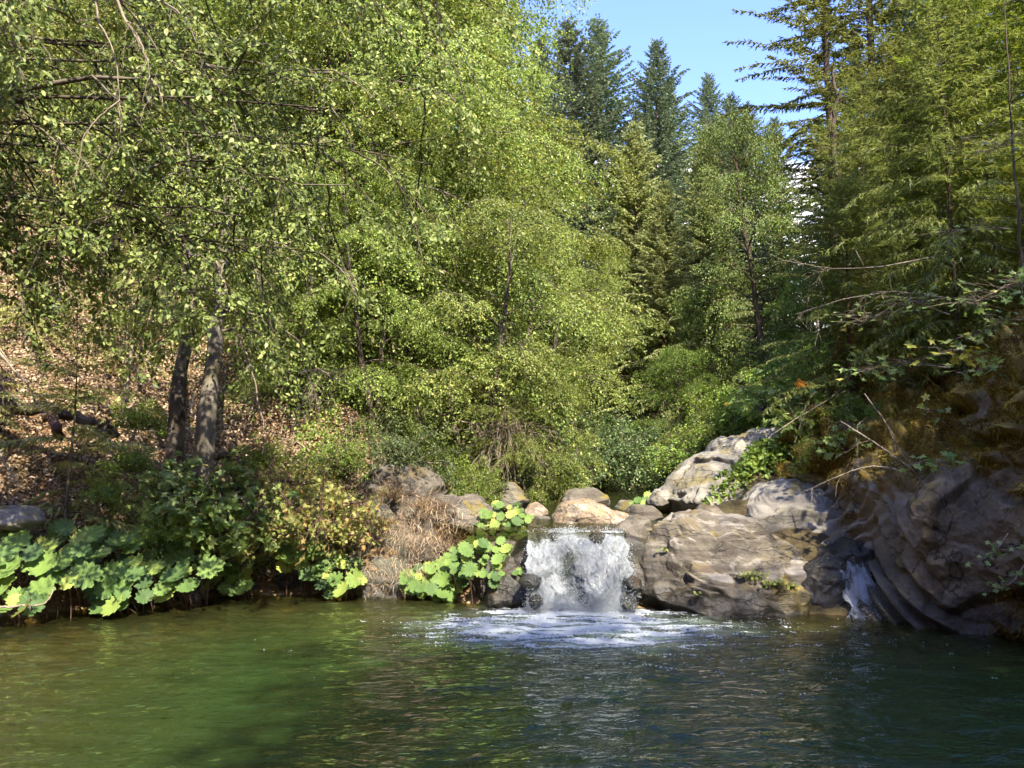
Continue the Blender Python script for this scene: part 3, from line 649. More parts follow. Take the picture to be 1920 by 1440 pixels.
# ------------------------------------------------------------------ vegetation builders
def curve(p0, d0, L, n, rng, droop=0., wob=.15, lift=0.):
    P = [np.array(p0, float)]; d = unit(np.array(d0, float)); s = L/(n-1)
    for i in range(n-1):
        d = unit(d+rng.normal(0, wob, 3)+np.array([0, 0, -droop/(n-1)+lift/(n-1)])); P.append(P[-1]+d*s)
    return np.array(P)
def interp(P, t):
    t = np.clip(t, 0, 1)*(len(P)-1); i = np.minimum(t.astype(int), len(P)-2); f = (t-i)[:, None]
    return P[i]*(1-f)+P[i+1]*f, unit(P[i+1]-P[i])
def spray(lv, P, n, wid, thick, L, T, rng, up=.9, rnd=.4, hang=.25, wl=.6):
    t = rng.uniform(.08, 1, n)**.8
    p, d = interp(P, t); side = unit(np.cross(d, UP)+1e-6)
    # leaves sit along side twigs, in rows on either side
    nt_ = max(4, n//9); tk = rng.uniform(.08, 1, nt_); ln = rng.normal(0, 1, nt_)*wid*1.5; k = rng.randint(0, nt_, n)
    t = tk[k]; p, d = interp(P, t); side = unit(np.cross(d, UP)+1e-6)
    lat = ln[k]*rng.uniform(.1, 1, n)**.7
    p = p+side*lat[:, None]+d*(np.abs(lat)*.5)[:, None]+rng.normal(0, thick, (n, 3))-UP*(lat**2*.35/max(wid, .05)+np.abs(rng.normal(0, thick, n)))[:, None]
    D = d*.6+side*np.sign(lat)[:, None]*.6+rng.normal(0, .45, (n, 3))-UP*hang
    N = (UP*.55+SUN*.75)*up+rng.normal(0, rnd, (n, 3))
    l = L*rng.uniform(.65, 1.15, n)
    lv.add(p, D, N, l, l*wl, T, None, rng)

def broadleaf(seed, H=12, R=3.8, base=.22, limbs=46, subs=8, nl=110, L=.11, T=T_DIAMOND, mat='alder', bark='bark', r0=.17, top=.55, droop=1.3, name='alder_tree', lean=(0, 0), multi=1, wid=.34, thick=.07):
    rng = np.random.RandomState(seed); tb = Tubes(); lv = Leaves()
    for m in range(multi):
        ln = np.array([lean[0], lean[1], 0])+(rng.normal(0, .18, 3)*[1, 1, 0] if multi > 1 else 0)
        tr = curve((rng.normal(0, .12*(multi > 1)), rng.normal(0, .12*(multi > 1)), -.3), unit(UP+ln), H*1.03, 14, rng, 0, .05)
        rr = r0*(np.linspace(1, .0, 14)**.8*.95+.05); rr[0] *= 1.4
        tb.add(tr, 0, rad=rr, k=9, wob=.14)
        for i in range(limbs//multi):
            t = base+(1-base)*((i+rng.uniform(0, 1))/(limbs/multi))**.9
            f = (t-base)/(1-base)
            prof = (min(1, f/.35)**.5*.75+.25) if f < .35 else max(.12, (1-((f-.35)/.68)**2))**.65
            az = i*2.4+rng.uniform(-.5, .5); Ll = R*prof*rng.uniform(.65, 1.12)
            p, _ = interp(tr, np.array([t])); el = .35+.6*f
            d = (math.cos(az)*math.cos(el), math.sin(az)*math.cos(el), math.sin(el))
            lb = curve(p[0], d, Ll, 9, rng, droop*(1.1-f*.5), .13)
            tb.add(lb, max(.012, r0*.32*(1-f*.7)), .006, 5)
            ns = max(3, int(subs*(.5+.5*Ll/R)))
            for s in range(ns):
                ts = .25+.75*(s+rng.uniform(0, 1))/ns
                q, dd = interp(lb, np.array([ts])); side = unit(np.cross(dd[0], UP)); sg = 1 if s % 2 else -1
                ds = unit(dd[0]*.7+side*sg*rng.uniform(.4, 1.0)+UP*rng.uniform(-.25, .3))
                sb = curve(q[0], ds, (.28+.25*rng.uniform())*R*.8*(1.15-.4*ts), 6, rng, .9, .12)
                tb.add(sb, .009, .003, 3)
                spray(lv, sb, int(nl*rng.uniform(.6, 1.3)), wid*R/3.8, thick, L, T, rng)
    root = empty(name); link('trunk', tb.mesh(name+'_trunk'), M[bark], root); link('crown', lv.mesh(name+'_crown'), M[mat], root)
    return root

def fir(seed, H=20, R=2.8, base=.08, step=.42, nb=6, twig=.42, tw=.085, dens=22, mat='fir_far', bark='bark_red', r0=.26, droop=.7, up0=.25, name='fir_tree', needles=0, nl=.028, ragged=.2, topw=.7, bare=None, lean=0.0):
    rng = np.random.RandomState(seed); tb = Tubes(); lv = Leaves()
    tr = curve((0, 0, -.4), unit(UP+np.array([lean, 0, 0])), H+.4, 16, rng, 0, .012)
    tb.add(tr, 0, rad=r0*(np.linspace(1, .02, 16)), k=9, wob=.08)
    h = base*H; az0 = 0
    while h < H*.99:
        f = h/H; fr = (f-base)/(1-base)
        for b in range(nb):
            Ll = R*((1-fr)**topw*(.35+.65*min(1, fr/.12+.3)))*rng.uniform(1-ragged*1.6, 1+ragged*.6)+.12
            if bare and rng.uniform() < bare: continue
            az = az0+b*2*pi/nb+rng.uniform(-.3, .3); el = up0+.5*fr-(1-fr)*.25
            p, _ = interp(tr, np.array([(h+rng.uniform(-.15, .15))/H]))
            lb = curve(p[0], (math.cos(az)*math.cos(el), math.sin(az)*math.cos(el), math.sin(el)), Ll, 7, rng, droop*(1.1-fr), .05)
            lb[-2:] += UP*Ll*.02
            tb.add(lb, max(.008, r0*.12*(1-fr*.8)), .004, 4)
            n = max(4, int(dens*Ll))
            t = np.linspace(.12, 1, n)+rng.normal(0, .02, n); p, d = interp(lb, t)
            side = unit(np.cross(d, UP)); sg = np.where(np.arange(n) % 2, 1, -1)[:, None]
            tl = twig*(1.05-.55*np.clip(t, 0, 1))*rng.uniform(.6, 1.25, n)*(.55+.45*Ll/R)
            D = unit(d*.75+side*sg*.8+rng.normal(0, .14, (n, 3))-UP*(.22+.3*droop*.5)); D[-1] = d[-1]
            if needles == 0:
                lv.add(p, D, UP+rng.normal(0, .25, (n, 3)), tl, tw, T_TWIG, None, rng)
                lv.add(p, D, side*sg+rng.normal(0, .3, (n, 3)), tl*.95, tw*.9, T_TWIG, None, rng)
                m = n*2; k = rng.randint(0, n, m); ss = rng.uniform(.2, .9, m)
                D2 = unit(D[k]*.8+rng.normal(0, .45, (m, 3))-UP*.15)
                lv.add(p[k]+D[k]*(tl[k]*ss)[:, None], D2, UP+rng.normal(0, .4, (m, 3)), tl[k]*.5, tw*.8, T_TWIG, None, rng)
            else:
                for q in range(n):
                    tb_n = 3
                # twigs with side twiglets, each a flat comb of needles
                lv.add(p, D, UP+rng.normal(0, .3, (n, 3)), tl, .035, T_TWIG, None, rng)
                k = np.repeat(np.arange(n), 4); m = len(k); ss = rng.uniform(0, .8, m)
                D2 = unit(D[k]*.8+rng.normal(0, .38, (m, 3))-UP*.25); P2 = p[k]+D[k]*(tl[k]*ss)[:, None]; l2 = tl[k]*rng.uniform(.35, .7, m)
                lv.add(P2, D2, UP+rng.normal(0, .35, (m, 3)), l2, .03, T_TWIG, None, rng)
                kk = np.repeat(np.arange(m), needles); w = len(kk); s3 = rng.uniform(0, 1, w)
                S2 = unit(np.cross(D2[kk], UP+rng.normal(0, .2, (w, 3)))); sg3 = rng.choice([-1, 1], w)[:, None]
                D3 = D2[kk]*.7+S2*sg3+rng.normal(0, .25, (w, 3))
                lv.add(P2[kk]+D2[kk]*(l2[kk]*s3)[:, None], D3, UP+rng.normal(0, .35, (w, 3)), nl*rng.uniform(.7, 1.2, w), nl*.28, T_TWIG, None, rng)
        h += step*rng.uniform(.8, 1.2)*(1.15-.5*f); az0 += .9
    root = empty(name); link('trunk', tb.mesh(name+'_trunk'), M[bark], root); link('crown', lv.mesh(name+'_crown'), M[mat], root)
    return root

def bush(seed, R=1.0, H=1.3, stems=14, subs=9, nl=45, L=.045, T=T_OVAL, mat='shrub_gray', bark='bark', name='shrub', wl=.6, wid=.1, spread=.9, up=.8, thick=.03, droop=1.0, bare=0):
    rng = np.random.RandomState(seed); tb = Tubes(); lv = Leaves()
    for i in range(stems):
        az = i*2.4+rng.uniform(-.4, .4); k = rng.uniform(.1, 1)**.6
        d = unit(np.array([math.cos(az)*spread*k, math.sin(az)*spread*k, 1.05-.35*k]))
        L0 = math.hypot(R*k, H*(1.1-.45*k))*rng.uniform(.75, 1.1)
        st = curve((math.cos(az)*.06*R, math.sin(az)*.06*R, -.08), d, L0, 9, rng, droop*k, .1)
        tb.add(st, .012+.006*R, .004, 5)
        for s in range(subs):
            ts = .2+.8*(s+rng.uniform())/subs; q, dd = interp(st, np.array([ts]))
            side = unit(np.cross(dd[0], rng.normal(size=3)))
            sb = curve(q[0], unit(dd[0]*.6+side+UP*.1), L0*(.18+.25*rng.uniform()), 5, rng, .5, .15)
            tb.add(sb, .005, .002, 3)
            if rng.uniform() > bare: spray(lv, sb, int(nl*rng.uniform(.6, 1.3)), wid, thick, L, T, rng, up, .5, .2, wl)
    root = empty(name); link('stems', tb.mesh(name+'_stems'), M[bark], root)
    if lv.n: link('foliage', lv.mesh(name+'_leaves'), M[mat], root)
    return root

def umbrella_plant(leaves, gfun, seed):
    """leaves: list of world (x,y,z,radius); stalks reach down to the ground"""
    rng = np.random.RandomState(seed); tb = Tubes(); Vs = []; Fs = []; rad = []; ang = []; vv = []; n0 = 0
    leaves = np.array(leaves); c = leaves[:, :3].mean(0); base = np.array([c[0], c[1], gfun(c[0], c[1])])
    nr, na = 6, 66
    for (x, y, z, r) in leaves:
        g = max(gfun(x, y+.1), -.05)
        foot = np.array([x+rng.normal(0, .06)+(c[0]-x)*.3, y+.3+rng.normal(0, .05), min(g, z-.05)])
        top = np.array([x, y, z])
        mid = (foot+top)/2+np.array([rng.normal(0, .03), .04, 0])
        tt = np.linspace(0, 1, 6)[:, None]; pts = (1-tt)**2*foot+2*tt*(1-tt)*mid+tt**2*top
        tb.add(pts-base, .007, .005, 5)
        Nn = unit(np.array([rng.normal(0, .28), -.95+rng.normal(0, .35), .85])); A = unit(np.cross(Nn, [0.3, 1, 0])); B = np.cross(Nn, A)
        th = np.linspace(0, 2*pi, na, endpoint=False); ph = rng.uniform(0, 6); lob = 11
        rim = 1-.17*(.5-.5*np.cos(th*lob+ph))-.09*np.abs(np.sin(th*lob*1.5+ph))+.07*np.sin(th*2+ph)+.04*rng.normal(size=1)
        notch = 1-.35*np.exp(-((th-pi)/.1)**2)
        rr = np.linspace(.02, 1, nr)[:, None]*(rim*notch)[None]
        cup = .22*rr**1.6*rng.uniform(.4, 1.8)+.05*rr*np.cos(th*lob+ph)[None]*rr-.08*rr**4*(1+np.sin(th*3+ph))[None]
        V = top+r*(rr[..., None]*(np.cos(th)[None, :, None]*A+np.sin(th)[None, :, None]*B)+cup[..., None]*Nn)
        i = np.arange(nr-1)[:, None]*na; j = np.arange(na)[None]; j2 = (j+1) % na
        F = np.stack([i+j, i+na+j, i+na+j2, i+j2], -1).reshape(-1, 4)+n0
        Vs.append(V.reshape(-1, 3)-base); Fs.append(F); n0 += nr*na
        rad.append(np.repeat(np.linspace(0, 1, nr), na)); ang.append(np.tile(th+(ph/lob), nr)); vv.append(np.full(len(F), np.clip(rng.normal(.58, .25), 0, 1)))
    root = empty('umbrella_plant', base)
    link('stalks', tb.mesh('stalks'), M['bark_red'], root)
    link('foliage', mesh_np('umbrella_leaves', np.concatenate(Vs), np.concatenate(Fs), v=np.concatenate(vv), attrs=dict(rad=np.concatenate(rad), ang=np.concatenate(ang))), M['darm'], root)
    return root

def copy_tree(o):
    c = o.copy(); C.objects.link(c)
    for ch in o.children:
        d = ch.copy(); C.objects.link(d); d.parent = c
    return c
PROTO = {}; USED = set()
def spawn(key, loc, s=1., rz=0., label=None, cat='tree', group=None, sz=None, tilt=(0, 0)):
    p = PROTO[key]
    o = p if key not in USED else copy_tree(p); USED.add(key)
    o.location = tuple(loc); o.scale = (s, s, sz or s); o.rotation_euler = (tilt[0], tilt[1], rz)
    tag(o, label, cat, group); return o
def plant_px(key, px, Y, s=1., rz=0., **k):
    x = at(px, 800, Y)[0]; return spawn(key, (x, Y, gz(x, Y)-.02), s, rz, **k)
def plant_top(key, px, pytop, Y, H0, rz=0., wide=1., **k):
    """height set so the tip reaches the given height up the picture"""
    top = at(px, pytop, Y); g = gz(top[0], Y); h = (top[2]-g)/H0
    return spawn(key, (top[0], Y, g), h*wide, rz, sz=h, **k)
# ------------------------------------------------------------------ prototypes
PROTO['a1'] = broadleaf(1, 13, 4.4, .08, 50, 12, 215, .078, thick=.035, wid=.36)
PROTO['a2'] = broadleaf(2, 13, 4.7, .08, 52, 12, 210, .078, lean=(.08, -.05), thick=.035, wid=.36)
PROTO['a3'] = broadleaf(3, 9, 3.5, .06, 40, 11, 190, .078, r0=.12, multi=2, thick=.035)
PROTO['a4'] = broadleaf(14, 10, 3.6, .36, 38, 11, 190, .078, r0=.13, thick=.035)
PROTO['high'] = fir(19, 12, 3.0, base=.3, step=.36, nb=5, twig=.5, dens=14, mat='fir', r0=.085, droop=1.0, needles=5, nl=.06, ragged=.3, topw=.5, bark='bark_dark')
PROTO['oak'] = broadleaf(4, 9, 3.3, .06, 46, 10, 130, .09, mat='oak', bark='bark_dark', droop=.9, name='oak_tree')
PROTO['fir'] = fir(5, 20, 6.6, base=.12, nb=8, topw=.78, tw=.1)
PROTO['fir2'] = fir(6, 20, 6.0, base=.12, nb=8, ragged=.3, droop=.5, topw=.78, tw=.1)
PROTO['pale'] = fir(7, 14, 4.0, mat='fir_pale', droop=.6, dens=24, tw=.1, twig=.5, step=.36, nb=7, topw=.8)
PROTO['tall'] = fir(8, 26, 5.0, base=.22, step=.45, nb=5, dens=20, twig=.5, tw=.075, mat='fir', bark='bark_dark', r0=.27, ragged=.35, bare=.26, droop=.4, topw=.45, name='pine_tree')
PROTO['near'] = fir(9, 12, 3.6, base=.03, step=.32, nb=6, twig=.55, dens=14, mat='fir', r0=.13, droop=1.0, needles=5, nl=.06, ragged=.3, topw=.5)
PROTO['olive'] = fir(10, 12, 3.6, base=.03, step=.32, nb=6, twig=.55, dens=14, mat='fir_olive', r0=.13, droop=.8, needles=5, nl=.06, ragged=.3, topw=.5)
PROTO['young'] = fir(12, 5, 1.7, base=.08, step=.22, nb=6, twig=.34, dens=20, mat='fir_young', bark='bark_pale', r0=.035, droop=1.1, needles=5, nl=.035, ragged=.4, bare=.5)
PROTO['willow'] = bush(20, 1.1, 1.5, 16, 10, 60, .05)
PROTO['gold'] = bush(21, .8, 1.1, 14, 9, 16, .075, T=T_MAPLE, mat='shrub_gold', wl=.9, bark='bark_red', bare=.1, droop=1.3, spread=1.1)
PROTO['dry'] = bush(22, .7, .6, 20, 9, 30, .022,  mat='shrub_dry', bark='bark_red', wid=.07)
PROTO['green'] = bush(23, .8, .8, 14, 8, 40, .05, mat='cover')
PROTO['maple'] = bush(24, .6, .75, 11, 4, 6, .18, T=T_MAPLE, mat='maple', wl=1.0, wid=.1, thick=.03, droop=.6, up=1.1)
PROTO['bright'] = bush(25, 1.1, 1.3, 16, 9, 50, .05, mat='alder')

AL = 'alders on the left bank'
plant_px('a1', 785, 17, 1.0, .3, label='large sunlit alder with a dark forked trunk, filling the middle left of the falls', group=AL)
plant_px('a2', 765, 21.5, 1.15, 1.9, label='tall yellow green alder whose crown borders the open blue sky', group=AL)
plant_px('a1', 640, 22, 1.2, 3.0, label='tall alder standing behind and left of the dark forked trunk', group=AL)
plant_px('a2', 560, 17.5, 1.1, 4.1, label='alder on the slope directly above the golden shrub', group=AL)
plant_px('a2', 470, 23, 1.2, 5.5, label='tall alder behind the near overhanging leaves, upper left', group=AL)
plant_px('a1', 610, 27, 1.35, .9, label='highest alder far up the left slope reaching the top edge', group=AL)
plant_px('a2', 745, 28, 1.3, 2.5, label='alder rising far behind the large central alder to the top edge', group=AL)
plant_px('a3', 960, 19, .8, .9, label='low broad alder leaning over the stream above the pale boulder', group=AL)
plant_px('a3', 985, 25, 1.0, 2.2, label='alder with yellowish crown just left of the pale conifers', group=AL)
plant_px('a3', 1110, 29, .8, 4.4, label='farthest alder of the valley floor, below the pale conifers', group=AL)
plant_px('a3', 1000, 15.2, .36, 3.1, label='small bright alder spray drooping just behind the pale upstream boulder', group=AL)
plant_px('a3', 700, 14.6, .55, 4.0, label='small alder above the shadowed brown outcrop on the left bank', group=AL)
plant_px('a4', 300, 17, 1.05, 1.0, label='alder behind the pair of pale trunks on the left slope', group=AL)
plant_px('a1', 330, 26, 1.2, 1.6, label='alder high on the slope behind the thick bare limb', group=AL)
plant_px('a2', 130, 24, 1.1, 2.8, label='alder high on the slope near the left edge', group=AL)
plant_px('a1', 20, 19, .9, .4, label='leftmost alder, at the picture edge above the brown slope', group=AL)
plant_px('a4', 200, 19, 1.2, 3.3, label='alder filling the slope between the left edge and the pale trunks', group=AL)
plant_px('a1', 740, 19, 1.0, 5.3, label='alder just behind the forked central trunk, shaded underneath', group=AL)
plant_px('a2', 820, 30, 1.2, .3, label='alder far behind the tall crown beside the sky', group=AL)
plant_px('a4', 560, 15, .8, 2.0, label='low alder right of the pale trunks with pale twigs under it', group=AL)
plant_px('a3', 890, 16, .7, 5.0, label='low drooping alder right of the forked trunk', group=AL)
FL = 'conifers at the head of the valley'
plant_top('fir', 1138, 42, 50, 20, .2, label='pointed dark conifer, the tallest against the blue sky', group=FL)
plant_top('fir2', 1222, 72, 47, 20, 1.2, label='pointed conifer second from the left against the sky, white cloud behind it', group=FL)
plant_top('fir2', 1252, 140, 53, 20, 2.2, .8, label='narrow conifer squeezed behind the second pointed conifer', group=FL)
plant_top('fir', 1316, 138, 55, 20, 3.2, .85, label='small pointed conifer at the right side of the open sky', group=FL)
plant_top('fir2', 1078, 36, 46, 20, 4.2, label='slim conifer peeking out right of the tall alder crown', group=FL)
plant_top('fir', 1350, 225, 48, 20, .9, label='dark conifer lower at the right end of the far row', group=FL)
plant_top('pale', 1168, 238, 33, 14, .5, label='pale grey green conifer below the tallest dark one', group=FL)
plant_top('pale', 1302, 240, 30, 14, 1.5, .9, label='pale yellow green conifer centred under the open sky', group=FL)
plant_top('pale', 1240, 330, 27, 14, 2.5, label='pale conifer between the two taller pale ones', group=FL)
plant_top('pale', 1345, 330, 29, 14, 3.7, label='pale conifer half hidden left of the dark oak', group=FL)
for k, (px, Y) in enumerate([(1180, 60), (1280, 66), (1010, 38), (900, 40), (760, 40), (1400, 55), (600, 36), (450, 33), (300, 32), (130, 30), (-30, 28)]):
    plant_px('fir' if k % 2 else 'fir2', px, Y, 1.0, k, label='distant conifer filling in behind the nearer trees', group='distant conifers hidden in the forest')
RT = 'trees on the right slope'
plant_top('oak', 1418, 235, 19, 9, .3, .68, label='dark glossy oak with pale cloud showing through, left of the tall pine', group=RT)
plant_top('oak', 1320, 540, 21.5, 9, 1.4, .8, label='dark oak low over the stream right of the valley centre', group=RT)
plant_top('oak', 1250, 660, 19, 9, 2.4, 1., label='low dark oak closing the stream bed behind the boulders', group=RT)
plant_top('oak', 1490, 500, 16.5, 9, 3.6, .8, label='dark oak under the tall pine trunks', group=RT)
plant_top('oak', 1640, 330, 22, 9, 4.4, 1.1, label='dark oak behind the drooping firs, right of the pine trunks', group=RT)
plant_top('tall', 1528, -330, 21, 26, .3, label='tall pine with a bare reddish trunk and sparse dark boughs against the sky', group=RT)
plant_top('tall', 1600, -500, 25, 26, 2.3, label='second tall pine, slimmer trunk right behind the first', group=RT)
plant_top('fir', 1770, -260, 24, 20, 2.0, label='tall dark fir behind the right bank near the top edge', group=RT)
plant_top('near', 1700, 60, 14, 12, .8, label='green fir with drooping sprays, its tip just below the top edge', group=RT)
plant_top('olive', 1830, -60, 12.5, 12, 1.9, label='olive green fir with layered drooping boughs at the right', group=RT)
plant_top('olive', 1960, -200, 11, 12, 3.0, label='olive fir at the right picture edge with bare lower twigs', group=RT)
plant_top('near', 1600, 150, 16.5, 12, 4.1, label='fir behind the right slope whose boughs cross the pine trunks', group=RT)
plant_top('near', 1580, 330, 12.6, 12, 5.2, 1.25, label='grey green young fir with fanned sprays above the mossy slope', group=RT)
plant_top('near', 1880, 150, 17, 12, .2, 1.2, label='fir in the dark gap behind the olive firs', group=RT)
plant_top('fir', 2050, -300, 18, 20, 1.0, label='dark fir just beyond the right picture edge', group=RT)
plant_top('olive', 1750, 230, 13, 12, 5.9, 1.2, label='olive fir low in the middle of the right slope', group=RT)
plant_top('near', 1660, 260, 19, 12, 2.2, 1.2, label='dark fir filling the gap right of the pine trunks', group=RT)
plant_top('pale', 1470, 480, 19, 14, 3.2, .8, label='pale fir beneath the tall pine, beside the dark oak', group=RT)
plant_top('olive', 1900, 300, 10.2, 12, 4.4, .9, label='nearest olive fir above the cliff at the right edge', group=RT)
plant_top('fir', 1900, -200, 27, 20, 2.6, label='tall fir closing the view at the upper right corner', group=RT)
plant_top('fir', 1395, 200, 40, 20, 1.6, .9, label='dark fir behind the dark oak, left of the tall pine', group=RT)
plant_top('fir2', 1455, 215, 36, 20, 2.6, .9, label='fir directly behind the tall pine trunk, lower half', group=RT)
plant_top('fir', 1590, 60, 33, 20, 3.6, .8, label='fir rising between the two tall pines', group=RT)
plant_top('fir', 1545, 215, 31, 20, 5.1, .9, label='fir seen low between the tall pine and the snag', group=RT)
plant_top('fir2', 1690, -80, 30, 20, .6, .9, label='tall fir behind the green drooping fir', group=RT)
plant_top('high', 1745, -60, 10.6, 12, .6, .9, label='slender fir with a bare lower trunk rooted on the mossy ledge', group=RT)
for k, (x_, y_, s_) in enumerate([(5.2, -3.6, 1.25), (9.6, 1.2, 1.25), (8.2, -3.4, 1.1), (10.5, 4.5, .9), (11.5, -3.5, 1.4), (5.5, -8.5, 1.4)]):  # alders out of view, placed to shade the right pool and cliff
    spawn('a4', (x_, y_, max(gz(x_, y_), .2)), s_, k*1.3, label='unseen alder on the near right shore, placed to shade the right half of the pool', group='unseen shade alders on the near right shore')
# young firs on the left slope
YG_ = 'young firs on the left slope'
plant_top('young', 150, 560, 10.8, 5, .4, 1.2, label='yellowish half bare young fir on the brown slope', group=YG_)
plant_top('young', 70, 330, 13.5, 5, 1.7, 1.1, label='sunlit young fir high at the far left', group=YG_)
plant_top('young', 250, 420, 14.5, 5, 2.9, 1., label='sunlit young fir behind the hanging dark leaves', group=YG_)
plant_top('young', -20, 500, 11.5, 5, 4.9, 1.2, label='young fir cut by the left picture edge', group=YG_)

# pair of pale trunks with a leafy top
def leaning_tree(px, py, Y, rad, pts, label, mat, seed):
    rng = np.random.RandomState(seed); P = np.array([at(a, b, y) for a, b, y in pts]); P[0, 2] = min(P[0, 2], gz(P[0, 0], P[0, 1])-.1)
    b = P[0].copy(); tt = np.linspace(0, 1, 16); q, _ = interp(P, tt); q += rng.normal(0, .015, q.shape)
    tb = Tubes(); tb.add(q-b, 0, rad=rad*.72*np.linspace(1.1, .45, 16), k=12, wob=.22); lv = Leaves()
    for i in range(14):
        t = .55+.45*i/14; p, _ = interp(q-b, np.array([t])); az = i*2.4
        lb = curve(p[0], (math.cos(az), math.sin(az), .5), rng.uniform(1., 2.), 8, rng, 1.3, .15); tb.add(lb, .03, .006, 5)
        for s in range(7):
            r_, dd = interp(lb, np.array([.3+.1*s])); sb = curve(r_[0], unit(dd[0]+rng.normal(0, .6, 3)), .7, 5, rng, .9, .15); tb.add(sb, .007, .002, 3)
            spray(lv, sb, 50, .15, .05, .07, T_OVAL, rng)
    root = empty('alder_tree', b); link('trunk', tb.mesh('pale_trunk'), M[mat], root); link('crown', lv.mesh('pale_crown'), M['alder'], root)
    tag(root, label, 'tree', 'pair of pale trunks'); return root
leaning_tree(0, 0, 0, .16, [(322, 905, 11.4), (330, 780, 11.5), (345, 660, 11.6), (358, 560, 11.7), (352, 430, 11.8), (350, 250, 12)], 'left trunk of the pale pair, thinner and straighter, above the lobed leaves', 'bark', 1)
leaning_tree(0, 0, 0, .19, [(378, 915, 11.2), (385, 810, 11.3), (398, 700, 11.5), (408, 600, 11.7), (420, 460, 11.9), (440, 250, 12.2)], 'right trunk of the pale pair, thicker with pale smooth bark', 'bark_pale', 2)

# near alder leaning in from beyond the left edge
def near_alder():
    rng = np.random.RandomState(77); tb = Tubes(); lv = Leaves(); b = np.array([-9.2, 7.4, gz(-9.2, 7.4)])
    far = lambda q: (np.array(q)-[0, 0, CZ])*1.13+[0, 0, CZ]; top = far([-4.6, 6.2, 8.5]); tr = np.array([b+(top-b)*t+np.array([-.5*math.sin(t*3.1), 0, 0]) for t in np.linspace(0, 1, 14)])
    tb.add(tr-b, 0, rad=np.linspace(.3, .1, 14), k=12, wob=.15)
    ends = [(.42, (-2.8, 6.3, 4.95), .085), (.50, (-1.5, 6.9, 4.9), .055), (.52, (-2.7, 5.6, 5.3), .05), (.6, (-1.0, 6.8, 6.2), .06), (.6, (-2.4, 7.6, 5.6), .05),
            (.42, (-3.4, 6.9, 4.4), .04), (.38, (-3.9, 6.2, 4.5), .035), (.68, (-1.9, 5.9, 6.7), .05), (.72, (-.4, 7.4, 6.4), .05), (.78, (-2.4, 6.9, 7.3), .05), (.5, (-2.0, 7.6, 4.5), .04), (.56, (-1.5, 7.3, 5.4), .045), (.45, (-3.0, 7.4, 3.9), .035), (.5, (-.8, 7.6, 4.7), .04), (.48, (-1.5, 7.0, 4.2), .04), (.6, (-.6, 8.0, 5.6), .045), (.4, (-2.4, 6.8, 3.9), .035), (.42, (-2.5, 7.3, 3.7), .035), (.38, (-1.9, 7.6, 3.8), .03), (.62, (-3.2, 5.4, 5.8), .04), (.68, (-.9, 7.0, 7.0), .04)]
    for t, e, r in ends:
        p, _ = interp(tr, np.array([t])); p = p[0]; e = far(e)
        m = (p+e)/2+np.array([0, 0, .35]); tt = np.linspace(0, 1, 14)[:, None]
        lb = (1-tt)**2*p+2*tt*(1-tt)*m+tt**2*e+rng.normal(0, .025, (14, 3)); tb.add(lb-b, r*(1. if r > .08 else .5), .007, 7, wob=.2)
        for s in range(14):
            ts = .3+.7*(s+rng.uniform())/14; q, dd = interp(lb, np.array([ts]))
            az = rng.uniform(0, 2*pi); ds = unit(dd[0]*.5+np.array([math.cos(az)*.7, math.sin(az)*.7, rng.uniform(-.5, .25)]))
            L0 = rng.uniform(.7, 1.8); sb = curve(q[0], ds, L0, 9, rng, 1.2, .16); tb.add(sb-b, .012, .003, 4)
            for k in range(6):
                tq, td = interp(sb, np.array([.2+.8*k/6])); tw = curve(tq[0], unit(td[0]+rng.normal(0, .6, 3)-UP*.1), rng.uniform(.25, .55), 5, rng, .6, .18)
                tb.add(tw-b, .004, .0015, 3)
                spray(lv, tw-b, rng.randint(18, 30), .09, .025, .065, T_OVAL, rng, .9, .5, .25, .6)
    root = empty('alder_tree', b); link('trunk', tb.mesh('near_trunk'), M['bark'], root); link('crown', lv.mesh('near_crown'), M['alder_near'], root)
    tag(root, 'near alder leaning in from the left edge, large drooping leaves on a thick limb', 'tree', AL)
near_alder()

# bare branches, twigs and logs
def stick(name, label, pts, r0, r1, mat='twig', cat='branch', twigs=0, tl=.3, seed=0, group=None, k=7):
    rng = np.random.RandomState(seed+3); P = np.array([at(a, b, y) for a, b, y in pts]); b = P.mean(0)
    n = max(10, len(P)*4); q, _ = interp(P, np.linspace(0, 1, n))
    ker = np.array([.25, .5, .25])
    for _ in range(2): q[1:-1] = q[:-2]*.25+q[1:-1]*.5+q[2:]*.25
    q += rng.normal(0, r0*.35, q.shape); tb = Tubes(); tb.add(q-b, r0, r1, k, wob=.25)
    for i in range(twigs):
        p, d = interp(q, np.array([rng.uniform(.15, 1)])); t = curve(p[0], unit(d[0]+rng.normal(0, .8, 3)), tl*rng.uniform(.4, 1.2), 7, rng, .8, .2); tb.add(t-b, r0*.35, .0015, 4)
        for j in range(3):
            p2, d2 = interp(t, np.array([rng.uniform(.2, .9)])); t2 = curve(p2[0], unit(d2[0]+rng.normal(0, .7, 3)), tl*.4, 5, rng, .7, .2); tb.add(t2-b, r0*.2, .001, 3)
    o = link(name, tb.mesh(name), M[mat]); o.location = b; tag(o, label, cat, group); return o
stick('hanging_branch', 'long thin bare branch hanging down past the pale trunks', [(395, 470, 8.13), (432, 540, 8.13), (440, 610, 8.13), (475, 700, 8.25), (488, 770, 8.25), (500, 830, 8.37)], .014, .004, twigs=8, seed=1)
stick('hanging_branch', 'bare pale twig forking in front of the leaves at the upper left', [(225, 190, 6.33), (190, 215, 6.33), (155, 255, 6.33), (150, 290, 6.33), (142, 330, 6.33)], .009, .003, twigs=5, seed=2, tl=.2)
